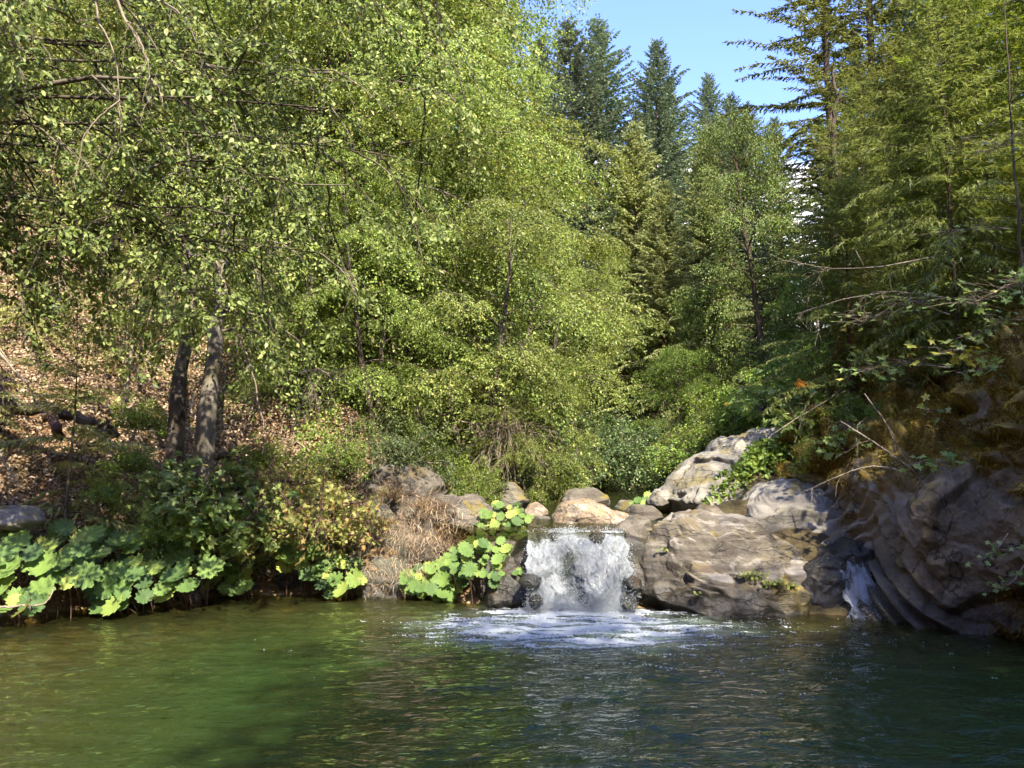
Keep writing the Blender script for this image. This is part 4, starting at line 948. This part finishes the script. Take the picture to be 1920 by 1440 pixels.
stick('hanging_branch', 'double pale twig entering from the top edge at the upper left', [(210, -20, 6.11), (235, 40, 6.11), (262, 75, 6.11), (280, 120, 6.11), (285, 200, 6.22)], .014, .004, twigs=9, seed=3, tl=.3)
stick('hanging_branch', 'thin twig dropping from the top edge left of the double twig', [(178, -20, 6.44), (184, 45, 6.44), (205, 70, 6.44), (222, 130, 6.44), (226, 250, 6.44)], .010, .003, twigs=8, seed=4, tl=.3)
stick('fallen_log', 'mossy fallen log lying across the brown slope at the left edge', [(-40, 752, 11.4), (60, 768, 11.5), (130, 775, 11.6), (190, 800, 11.5), (215, 812, 11.4)], .1, .06, 'bark', 'log', 4, .3, 5, k=12)
stick('fallen_log', 'short broken log propping the mossy log near the left edge', [(88, 775, 11.45), (100, 795, 11.2), (112, 812, 11.0)], .07, .06, 'bark_red', 'log', 0, .3, 6, k=12)
stick('fallen_branch', 'straight pale bare branch leaning down the slope at the left edge', [(-10, 650, 10.9), (30, 700, 10.9), (55, 725, 10.9), (70, 760, 11)], .022, .01, seed=7, twigs=3)
stick('fallen_branch', 'slender dead stem standing behind the pale trunks', [(228, 800, 12.1), (240, 720, 12.1), (250, 640, 12.1)], .035, .02, seed=8, twigs=5, tl=.5)
stick('fallen_log', 'dark log lying behind the right pale trunk', [(390, 852, 12.1), (440, 858, 12.1), (480, 872, 12.0)], .06, .04, 'bark', 'log', 3, .3, 9, k=10)
stick('fallen_branch', 'curved white driftwood stick lying in the water at the left edge', [(-15, 1140, 8.9), (40, 1137, 8.9), (85, 1132, 8.95), (98, 1115, 9), (100, 1100, 9.05)], .013, .006, seed=10, twigs=1, tl=.15)
stick('fallen_branch', 'leaning dead stick among the leaves at the far left', [(0, 845, 10.6), (15, 880, 10.5), (32, 905, 10.4)], .02, .012, seed=11)
stick('fallen_branch', 'brown stem leaning up behind the golden shrub', [(465, 960, 11.4), (480, 925, 11.5), (500, 890, 11.6), (515, 860, 11.7)], .025, .015, 'bark_red', seed=12, twigs=3)
stick('fallen_branch', 'slim dead trunk crossing behind the golden shrub foot', [(528, 985, 11.3), (522, 930, 11.4), (518, 890, 11.5)], .022, .018, 'bark_red', seed=13, twigs=6, tl=.4)
for k, pp in enumerate([[(880, 860, 15.2), (910, 800, 15.1), (960, 790, 15), (1000, 840, 14.9)], [(950, 770, 15.2), (930, 820, 15), (900, 880, 14.9), (880, 920, 14.8)], [(1000, 790, 15.2), (960, 820, 15), (945, 870, 14.9)], [(860, 790, 15.3), (930, 800, 15.1), (1000, 810, 15)]]):
    stick('dead_branch', 'tangle of bleached bare twigs hanging low over the bank left of the stream', pp, .02, .004, seed=20+k, twigs=34, tl=.8, group='bleached dead branches left of the stream')
for k, pp in enumerate([[(560, 700, 11), (600, 690, 11), (630, 715, 11)], [(570, 690, 11.1), (585, 720, 11), (600, 760, 11)]]):
    stick('dead_branch', 'pale dry twigs fringing the underside of the alder right of the pale trunks', pp, .012, .003, seed=30+k, twigs=14, tl=.5, group='pale dry twigs under the alder')
stick('dead_branch', 'dark horizontal dead branch at the foot of the central alder', [(800, 778, 16), (850, 776, 15.8), (885, 772, 15.6)], .035, .02, 'bark', seed=33, twigs=5, tl=.5)
stick('dead_branch', 'short dark leaning snag by the bright alder spray', [(980, 910, 15.2), (988, 880, 15.2), (998, 850, 15.2)], .04, .025, 'bark_dark', seed=34, twigs=2)
stick('dead_branch', 'long thin fallen branch slanting down over the mossy ledge', [(1620, 738, 9.6), (1660, 790, 9.5), (1690, 850, 9.3), (1720, 880, 9.2)], .008, .004, seed=35, twigs=9, tl=.35)
stick('dead_branch', 'second slanting branch lower on the mossy ledge', [(1575, 790, 9.7), (1640, 830, 9.5), (1690, 865, 9.3), (1718, 885, 9.2)], .009, .004, seed=36, twigs=9, tl=.4)
stick('dead_branch', 'bare twig arching out over the fluted rock', [(1700, 885, 9.4), (1640, 872, 9.4), (1590, 885, 9.5), (1545, 905, 9.6), (1500, 925, 9.8)], .011, .003, seed=37, twigs=8, tl=.3)
stick('dead_branch', 'bare twig lying along the top of the sloping grey rock', [(1440, 820, 11.5), (1500, 780, 11.6), (1560, 745, 11.8), (1600, 700, 12)], .008, .003, seed=38, twigs=6, tl=.4)
stick('dead_branch', 'pale bough crossing the grey green fir above the mossy slope', [(1780, 560, 9.8), (1680, 545, 10), (1580, 560, 10.4), (1490, 590, 10.8)], .011, .003, seed=39, twigs=10, tl=.5)
stick('dead_branch', 'second pale bough above the first, over the grey green fir', [(1760, 480, 9.8), (1660, 500, 10), (1560, 505, 10.4), (1480, 490, 10.8)], .01, .003, seed=40, twigs=8, tl=.5)
def slim_tree(label, pts, r0, r1, mat, seed, group=RT):
    o = stick('snag', label, pts, r0, r1, mat, 'tree', 16, .8, seed, group, 10); return o
slim_tree('thin bare trunk of the olive fir at the right edge', [(1935, 640, 8.9), (1915, 480, 8.9), (1908, 380, 8.9), (1900, 300, 9), (1892, 160, 9.1), (1880, -40, 9.2)], .022, .006, 'bark_dark', 51)
slim_tree('crooked dark snag standing right of the tall pine trunks', [(1590, 420, 19), (1568, 340, 19), (1560, 240, 19), (1572, 180, 19), (1560, 140, 19)], .08, .03, 'bark_dark', 52)

# ------------------------------------------------------------------ shrubs
SH = 'shrubs along the banks'
def shr(key, px, py, Y, s, label, rz=0., sz=None, cat='shrub', group=SH):
    p = at(px, py, Y); return spawn(key, (p[0], Y, p[2]), s, rz, label=label, cat=cat, group=group, sz=sz)
shr('willow', 745, 885, 13.9, .85, 'grey green shrub perched over the shadowed brown outcrop', .4)
shr('gold', 590, 985, 11.1, 1.0, 'golden leaved shrub on a bare stem at the middle of the left bank', .2, 1.25)
shr('gold', 655, 985, 11.4, .6, 'smaller golden shrub right of the golden leaved one', 1.9)
shr('gold', 560, 905, 11.8, .7, 'upper half of golden foliage above the bare stem', 3.)
shr('dry', 800, 955, 11.9, .5, 'dry reddish brown bush on the rock slope', .3)
shr('dry', 735, 930, 12.4, .45, 'dry brown bush left of the reddish one, near the outcrop', 1.3)
shr('dry', 720, 985, 11.75, .5, 'tuft of dry roots and stems over the green grey slab', 2.3, .35)
shr('willow', 1105, 900, 17, 1.25, 'dark green willow shrub behind the grey boulder', 1.)
shr('willow', 1180, 920, 18, 1.3, 'grey green willow shrub in the centre behind the boulders', 2.1)
shr('willow', 1250, 870, 20, 1.3, 'willow shrub farther back below the dark oak', 3.3)
shr('willow', 1060, 860, 20, 1.1, 'willow shrub behind the small bright alder spray', 4.5)
shr('willow', 950, 900, 16, .7, 'shrub under the bleached dead branches', .6)
shr('bright', 880, 925, 14.5, .5, 'low green shrub at the foot of the central alder', .9)
shr('bright', 1065, 920, 15.8, .5, 'bright shrub between the pale and the grey boulders', 1.9)
shr('green', 905, 935, 13.4, .6, 'low bright green herbs left of the pale upstream boulder', 1.)
shr('green', 855, 900, 14.5, .9, 'green herbs in the gap behind the rock slope', 2.)
shr('bright', 1290, 880, 17, .9, 'light green shrub where the green slope meets the stream', 2.8)
for k, (px, py, Y, s, lb) in enumerate([(1300, 860, 16, .9, 'lowest green shrub of the bright slope, above the sloping rock tip'), (1360, 820, 15.5, .9, 'green shrub above the middle of the sloping rock'), (1420, 790, 15, .9, 'green shrub above the right end of the sloping rock'), (1350, 780, 17.5, 1., 'green shrub behind the bright slope, upper row left'), (1430, 740, 17, 1., 'green shrub behind the bright slope, upper row right'), (1500, 740, 15.5, .8, 'green shrub beside the orange leaves'), (1520, 835, 12.2, .4, 'green shrub spilling over the sloping rock near the moss'), (1560, 860, 11.2, .5, 'small green shrub on the moss above the fluted rock'), (1590, 800, 12., .6, 'leafy shrub under the slanting dead branches'), (1640, 700, 13, .8, 'shrub at the top of the mossy slope left of the slender trunk'), (1540, 700, 14.5, .9, 'shrub below the grey green young fir'), (1660, 790, 11.3, .4, 'little shrub on the moss left of the slender trunk')]):
    shr('green', px, py, Y, s*1.1, lb, k*1.3, group='green shrubs on the right slope')
for k, (px, py, Y, s, lb) in enumerate([(350, 960, 10.9, 1., 'lobed leaf plant at the foot of the pale trunks'), (430, 985, 11.0, 1.1, 'lobed leaf plant between the trunks and the golden shrub'), (390, 1010, 10.7, .8, 'lobed leaf plant just above the yellow green umbrella leaves'), (480, 1030, 11.3, .9, 'lobed leaf plant at the middle of the bank'), (320, 905, 11., .6, 'small lobed leaf sprig in front of the left pale trunk'), (300, 960, 10.8, .6, 'low lobed leaf plant left of the pale trunks'), (450, 920, 11.5, .8, 'lobed leaf plant in shade right of the pale trunks')]):
    shr('maple', px, py, Y, s, lb, k*1.7, cat='plant', group='lobed leaf plants on the left bank')
shr('maple', 1590, 840, 10.9, .6, 'lobed leaf sprig among the fallen branches', .4, cat='plant', group='lobed leaf sprigs on the right bank')
shr('maple', 1500, 800, 12.4, .8, 'lobed leaf plant at the top of the sloping rock', 1.4, cat='plant', group='lobed leaf sprigs on the right bank')
shr('maple', 1560, 770, 12.4, .8, 'lobed leaf plant near the orange leaves', 2.4, cat='plant', group='lobed leaf sprigs on the right bank')
shr('maple', 1440, 770, 14, 1., 'lobed leaf plant rising above the green slope', 3.4, cat='plant', group='lobed leaf sprigs on the right bank')
for k, (px, py, Y, s, lb) in enumerate([(240, 880, 11.3, .5, 'small green herb on the brown slope left of the trunks'), (200, 930, 10.6, .35, 'tiny yellow green herb on the brown slope'), (290, 1000, 10.3, .4, 'small herb above the big umbrella leaves'), (270, 800, 12, .6, 'green herb clump beside the slender dead stem'), (500, 870, 12, .6, 'dim herb clump left of the golden shrub'), (640, 870, 13.2, .7, 'herb clump on the dark bank above the golden shrub')]):
    shr('green', px, py, Y, s, lb, k*1.1, cat='herb', group='herbs on the brown slope')

# leafy sprigs of maple over the moss (few large leaves on thin stems)
def sprig(label, pts, n, L, mat, seed, cat='sapling', group='maple sprigs over the right cliff'):
    rng = np.random.RandomState(seed); P = np.array([at(a, b, y) for a, b, y in pts]); b = P[0]; q, _ = interp(P, np.linspace(0, 1, 12))
    tb = Tubes(); tb.add(q-b, .008, .003, 5); lv = Leaves(); t = rng.uniform(.3, 1, n); p, d = interp(q, t)
    off = rng.normal(0, L*(.9 if n < 40 else 2.0), (n, 3))*[1, 1, .4]
    for a, o in zip(p, off): tb.add(np.array([a, a+o*.5+[0, 0, .02], a+o])-b, .0025, .0015, 3)
    lv.add(p+off-b, off+rng.normal(0, .05, (n, 3)), UP+np.array([0, -.5, 0])+rng.normal(0, .3, (n, 3)), L*rng.uniform(.7, 1.2, n), L*rng.uniform(.7, 1.1, n), T_MAPLE, None, rng)
    r = empty('maple_sapling', b); link('stem', tb.mesh('stem'), M['twig'], r); link('foliage', lv.mesh('sprig_leaves'), M[mat], r); tag(r, label, cat, group)
sprig('pale green maple sprig reaching left across the mossy ledge', [(1800, 880, 9.1), (1750, 860, 9.1), (1690, 875, 9.1)], 16, .13, 'maple', 1)
sprig('small maple sprig above the other, in front of the slender trunk foot', [(1780, 800, 9.4), (1750, 775, 9.3), (1725, 760, 9.3)], 8, .12, 'maple', 2)
sprig('yellow maple leaves beside the slender trunk', [(1850, 660, 8.6), (1800, 655, 8.7), (1760, 665, 8.8)], 16, .16, 'yellow_maple', 3)
sprig('light green maple bough at the right edge above the cliff', [(1930, 600, 8.4), (1880, 600, 8.4), (1810, 640, 8.5)], 30, .12, 'maple', 4)
sprig('maple bough with small leaves under the yellow leaves', [(1930, 680, 8.3), (1860, 690, 8.4), (1790, 700, 8.5)], 16, .12, 'maple', 5)
sprig('orange maple leaves glowing above the sloping grey rock', [(1500, 790, 12), (1515, 750, 12), (1530, 735, 12)], 3, .2, 'orange_maple', 6)
sprig('two rusty orange leaves lower on the moss', [(1490, 830, 12), (1500, 800, 12), (1505, 762, 12)], 3, .18, 'orange_maple', 7)
sprig('bright maple bough hanging at the right edge among the olive firs', [(1960, 230, 8.4), (1900, 255, 8.5), (1850, 290, 8.6)], 60, .11, 'alder', 20)
sprig('lower bright maple bough over the drooping fir at the right', [(1900, 430, 9.2), (1840, 425, 9.2), (1760, 440, 9.3)], 55, .1, 'alder', 21)
sprig('maple bough level with the pale dead boughs, left of the slender fir', [(1780, 590, 9.6), (1700, 560, 9.7), (1610, 610, 9.9)], 70, .1, 'maple', 22)
sprig('maple bough with dense small leaves at the right edge, under the olive fir', [(1960, 540, 8.2), (1900, 530, 8.3), (1820, 570, 8.4)], 70, .1, 'maple', 23)
sprig('leafy maple bough left of the yellow maple leaves', [(1780, 690, 9.6), (1700, 680, 9.8), (1600, 700, 10.2)], 60, .11, 'maple', 24)
for k, (px, py, lb) in enumerate([(1900, 1090, 'leafy green creeper low on the cliff at the right edge'), (1870, 1030, 'small creeper hanging on the cliff above the other')]):
    sprig(lb, [(px+20, py-30, 7.8), (px, py, 7.75), (px-30, py+20, 7.8)], 26, .07, 'maple', 10+k, 'creeper', 'creepers on the cliff')
def boulder_plant(px, py, Y, n, lb, seed, w=22, L=.05):
    rng = np.random.RandomState(seed); P = np.array([at(px+rng.normal(0, w), py+rng.normal(0, w*.35), Y-.04-rng.uniform(0, .06)) for _ in range(n)]); b = P.mean(0)
    lv = Leaves(); lv.add(P-b, rng.normal(size=(n, 3))*[1, 1, .3], np.array([0, -.8, 1])+rng.normal(0, .3, (n, 3)), L, L, T_MAPLE, None, rng)
    tb = Tubes()
    for p in P[:20]: tb.add(np.array([p-b+[0, .08, -.05], p-b]), .002, .001, 3)
    r = empty('rock_plant', b); link('stems', tb.mesh('s'), M['twig'], r); link('foliage', lv.mesh('rock_leaves'), M['alder'], r); tag(r, lb, 'plant', 'small plants rooted on the layered boulder')
BP = [(1408, 1078, 55, 'bright green tuft growing from a crack at the right of the layered boulder', 10), (1450, 1092, 45, 'low green tuft right of the bigger tuft on the layered boulder', 15), (1485, 1098, 22, 'small green tuft nearest the thin cascade', 7), (1246, 1030, 12, 'tiny green tuft on the upper ledge near the main waterfall', 6), (1311, 1113, 6, 'single tiny sprout low on the layered boulder', 3)]

# ------------------------------------------------------------------ umbrella plants
def dplant(label, cx, cy, rx, ry, n, r, Y0, Y1, seed, grp='umbrella plants along the waterline'):
    rng = np.random.RandomState(seed); L = []
    tries = 0
    while len(L) < n and tries < 4000:
        tries += 1
        a, b = rng.uniform(-1, 1, 2)
        if a*a+b*b > 1: continue
        px = cx+a*rx; py = cy+8+b*ry*1.05; f = (b+1)/2; Y = Y1+(Y0-Y1)*f+rng.normal(0, .08)
        Y += .25 if cx < 480 else 0; p = at(px, py+6, Y); rr = r*rng.uniform(.5, 1.25)
        if any(math.dist(p, q[:3]) < (rr+q[3])*.5 for q in L): continue
        L.append((*p, rr))
    o = umbrella_plant(L, lambda x, y: gz(x, y), seed); tag(o, label, 'plant', grp)
dplant('bluish umbrella plant in shade cut by the left picture edge', 10, 1065, 75, 75, 30, .17, 8.7, 9.5, 1)
dplant('umbrella plant with big pale leaves second from the left edge', 130, 1030, 70, 55, 27, .17, 9.2, 10.1, 2)
dplant('umbrella plant with large round leaves dipping to the water, third from the left', 225, 1065, 60, 62, 27, .17, 9.3, 10.2, 3)
dplant('bright yellow green umbrella plant in the middle of the left mass', 325, 1045, 75, 58, 36, .16, 9.7, 10.6, 4)
dplant('tall umbrella plant at the top of the left mass under the bare ground', 215, 1000, 70, 22, 15, .18, 10.1, 10.4, 5)
dplant('low yellow umbrella plant with small leaves at the right end of the left mass', 430, 1070, 42, 26, 22, .11, 10.7, 11.2, 6)
dplant('umbrella plant with scalloped leaves at the bank middle', 575, 1035, 48, 32, 19, .14, 11.2, 11.6, 7)
dplant('umbrella plant arching over the water right of the bank middle', 630, 1068, 48, 38, 15, .15, 11.0, 11.4, 8)
dplant('umbrella plant low at the waterline left of the dark boulder', 820, 1075, 65, 33, 39, .12, 10.9, 11.4, 9)
dplant('umbrella plant on the ledge beside the waterfall, lower half', 925, 1040, 60, 40, 51, .09, 10.4, 11., 10)
dplant('umbrella plant crowning the ledge left of the waterfall lip', 945, 970, 52, 40, 60, .085, 11.2, 11.7, 11)
dplant('umbrella plant filling the gap between the waterline clump and the ledge clump', 880, 1035, 45, 30, 24, .1, 10.9, 11.3, 13)
dplant('small dark umbrella plant among the upstream boulders', 1212, 933, 22, 18, 18, .09, 13.4, 13.8, 12)

# ------------------------------------------------------------------ ground cover and litter
def scatter(name, label, cond, n, L, mat, T, seed, up=1., rnd=.5, lift=.0, wl=.6, box=(-14, 8, 1, 24), cat='ground cover'):
    rng = np.random.RandomState(seed); x = rng.uniform(box[0], box[1], n); y = rng.uniform(box[2], box[3], n)
    dp = sdpoly(x, y, POOL); dc = sdpoly(x, y, CHAN); k = cond(x, y, dp, dc, rng); x, y = x[k], y[k]; n = len(x)
    e = .05; z = ground_z(x, y); N = unit(np.stack([-(ground_z(x+e, y)-z)/e, -(ground_z(x, y+e)-z)/e, np.ones(n)], -1))
    P = np.stack([x, y, z+.01+rng.uniform(0, 1, n)*lift], -1); lv = Leaves(); l = L*rng.uniform(.6, 1.3, n)
    lv.add(P, rng.normal(size=(n, 3)), N*up+rng.normal(0, rnd, (n, 3)), l, l*wl, T, None, rng)
    o = link(name, lv.mesh(name), M[mat]); tag(o, label, cat, kind='stuff')
scatter('leaf_litter', 'brown fallen leaves covering the left slope', lambda x, y, dp, dc, r: (dp > .25) & (dc > .3) & (x < 1), 420000, .055, 'litter', T_OVAL, 1, 1., .35, .03, box=(-12, 1, 8, 22))
scatter('ground_cover', 'green low leaves carpeting the slope right of the stream', lambda x, y, dp, dc, r: (dp > .25) & (dc > .35) & (x > 1.5) & (y > 12.2), 300000, .085, 'cover', T_OVAL, 2, .8, .5, .35, box=(1.5, 12, 12, 24))
scatter('ground_cover', 'scattered green herbs and ivy patches on the left slope', lambda x, y, dp, dc, r: (dp > .3) & (dc > .3) & (x < 1.2) & (fbm(np.stack([x, y, 0*x], -1), 4, .9, 31)+.2*(dc < 3) > .5), 220000, .055, 'cover', T_OVAL, 3, .8, .5, .16, box=(-12, 1, 9.5, 24))
def dead_sticks():
    rng = np.random.RandomState(4); tb = Tubes()
    for i in range(330):
        x = rng.uniform(-10, .5); y = rng.uniform(9, 18)
        if sdpoly(np.array([x]), np.array([y]), POOL)[0] < .3: continue
        a = rng.uniform(0, pi); l = rng.uniform(.2, .9); dx_, dy_ = math.cos(a)*l, math.sin(a)*l
        p0 = np.array([x, y, gz(x, y)+.03]); p1 = np.array([x+dx_, y+dy_, gz(x+dx_, y+dy_)+rng.uniform(.02, .25)])
        tb.add(np.array([p0, (p0+p1)/2+rng.normal(0, .04, 3)+[0, 0, .04], p1]), rng.uniform(.006, .018), .004, 4)
    o = link('dead_twigs', tb.mesh('dead_twigs'), M['twig']); tag(o, 'countless small dead twigs lying on the brown slope', 'twigs', kind='stuff')
dead_sticks()
def dry_grass():
    rng = np.random.RandomState(9); lv = Leaves()
    for cx, cy, Y, n, s in [(690, 985, 11.55, 500, .4), (720, 1000, 11.5, 500, .35), (790, 965, 11.6, 450, .6), (860, 1000, 11.4, 350, .5), (740, 900, 12.6, 300, .6), (830, 1010, 11.55, 500, .4), (720, 1075, 11.3, 500, .4), (760, 1080, 11.25, 400, .35)]:
        p = at(cx, cy, Y); P = p+rng.normal(0, 1, (n, 3))*[s, .12, .14]
        D = np.stack([rng.normal(0, .5, n), -.3+rng.normal(0, .3, n), -.7+rng.normal(0, .5, n)], -1)
        lv.add(P, D, rng.normal(size=(n, 3)), rng.uniform(.08, .22, n), .006, T_BLADE, None, rng)
    o = link('dry_grass', lv.mesh('dry_grass'), M['litter']); tag(o, 'dry brown grass and roots trailing over the left bank rocks', 'grass', kind='stuff')
dry_grass()

# boulder plants rest on the boulder front, found by ray
bpy.context.view_layer.update(); dg = bpy.context.evaluated_depsgraph_get()
for k, (px, py, n, lb, w) in enumerate(BP):
    d = unit(at(px, py, 10)-np.array([0, 0, CZ])); bo = bpy.data.objects['boulder']
    ok, loc, nn, _ = bo.ray_cast(tuple(np.array([0, 0, CZ])-np.array(bo.location)), tuple(d))
    Y = loc[1]+bo.location[1] if ok else 9.9
    boulder_plant(px, py, Y, n, lb, 60+k, w)

# ------------------------------------------------------------------ world, sun, camera
el = math.asin(SUN[2]); az = math.atan2(SUN[0], SUN[1])
w = bpy.data.worlds.new('World'); bpy.context.scene.world = w; w.use_nodes = True; nt = w.node_tree; nt.nodes.clear()
o_ = nt.nodes.new('ShaderNodeOutputWorld'); bg = nt.nodes.new('ShaderNodeBackground'); sk = nt.nodes.new('ShaderNodeTexSky')
sk.sky_type = 'NISHITA'; sk.sun_disc = False; sk.sun_elevation = el; sk.sun_rotation = az; sk.air_density = 1.0; sk.dust_density = .6; sk.ozone_density = 3
tc = nt.nodes.new('ShaderNodeTexCoord'); sx = nt.nodes.new('ShaderNodeSeparateXYZ'); nt.links.new(tc.outputs['Generated'], sx.inputs[0])
mp = nt.nodes.new('ShaderNodeMapping'); mp.inputs['Scale'].default_value = (1, 1, 1.7); nt.links.new(tc.outputs['Generated'], mp.inputs[0])
ns = nt.nodes.new('ShaderNodeTexNoise'); ns.inputs['Scale'].default_value = 5.5; ns.inputs['Detail'].default_value = 9; ns.inputs['Roughness'].default_value = .55; nt.links.new(mp.outputs[0], ns.inputs['Vector'])
el_r = nt.nodes.new('ShaderNodeMapRange'); el_r.inputs['From Min'].default_value = .3; el_r.inputs['From Max'].default_value = .42; el_r.inputs['To Min'].default_value = .25; el_r.inputs['To Max'].default_value = -.25
nt.links.new(sx.outputs[2], el_r.inputs['Value'])
ad = nt.nodes.new('ShaderNodeMath'); ad.operation = 'ADD'; nt.links.new(ns.outputs['Fac'], ad.inputs[0]); nt.links.new(el_r.outputs[0], ad.inputs[1])
rp = nt.nodes.new('ShaderNodeMapRange'); rp.inputs['From Min'].default_value = .5; rp.inputs['From Max'].default_value = .6; nt.links.new(ad.outputs[0], rp.inputs['Value'])
mxw = nt.nodes.new('ShaderNodeMix'); mxw.data_type = 'RGBA'; nt.links.new(rp.outputs[0], mxw.inputs[0]); gr = nt.nodes.new('ShaderNodeMix'); gr.data_type = 'RGBA'; gr.blend_type = 'MULTIPLY'; gr.inputs[0].default_value = 1; gr.inputs[7].default_value = (.74, .74, 1.05, 1); nt.links.new(sk.outputs[0], gr.inputs[6]); nt.links.new(gr.outputs[2], mxw.inputs[6]); mxw.inputs[7].default_value = (5.6, 5.3, 5.6, 1)
nt.links.new(mxw.outputs[2], bg.inputs[0]); bg.inputs[1].default_value = .14; nt.links.new(bg.outputs[0], o_.inputs[0])
sd = bpy.data.lights.new('sun', 'SUN'); sd.energy = 3.7; sd.angle = radians(.5); sd.color = (1, .925, .78)
so = bpy.data.objects.new('sun', sd); C.objects.link(so)
import mathutils
so.rotation_euler = mathutils.Vector(SUN).to_track_quat('Z', 'Y').to_euler()
cd = bpy.data.cameras.new('camera'); cam = bpy.data.objects.new('camera', cd); C.objects.link(cam)
cd.sensor_width = 36; cd.lens = FPX/1920*36; cd.clip_end = 1000; cd.clip_start = .05
cam.location = (0, 0, CZ); cam.rotation_euler = (pi/2+PITCH, 0, 0)
sc = bpy.context.scene; sc.camera = cam
sc.view_settings.view_transform = 'Standard'; sc.view_settings.look = 'None'; sc.view_settings.gamma = 1; sc.view_settings.exposure = 2.2
cy = sc.cycles; cy.max_bounces = 4; cy.diffuse_bounces = 2; cy.glossy_bounces = 2; cy.transmission_bounces = 3; cy.use_adaptive_sampling = True; cy.adaptive_threshold = .04; cy.transparent_max_bounces = 6
cy.caustics_reflective = False; cy.caustics_refractive = False; cy.sample_clamp_indirect = 4
cy.use_denoising = True
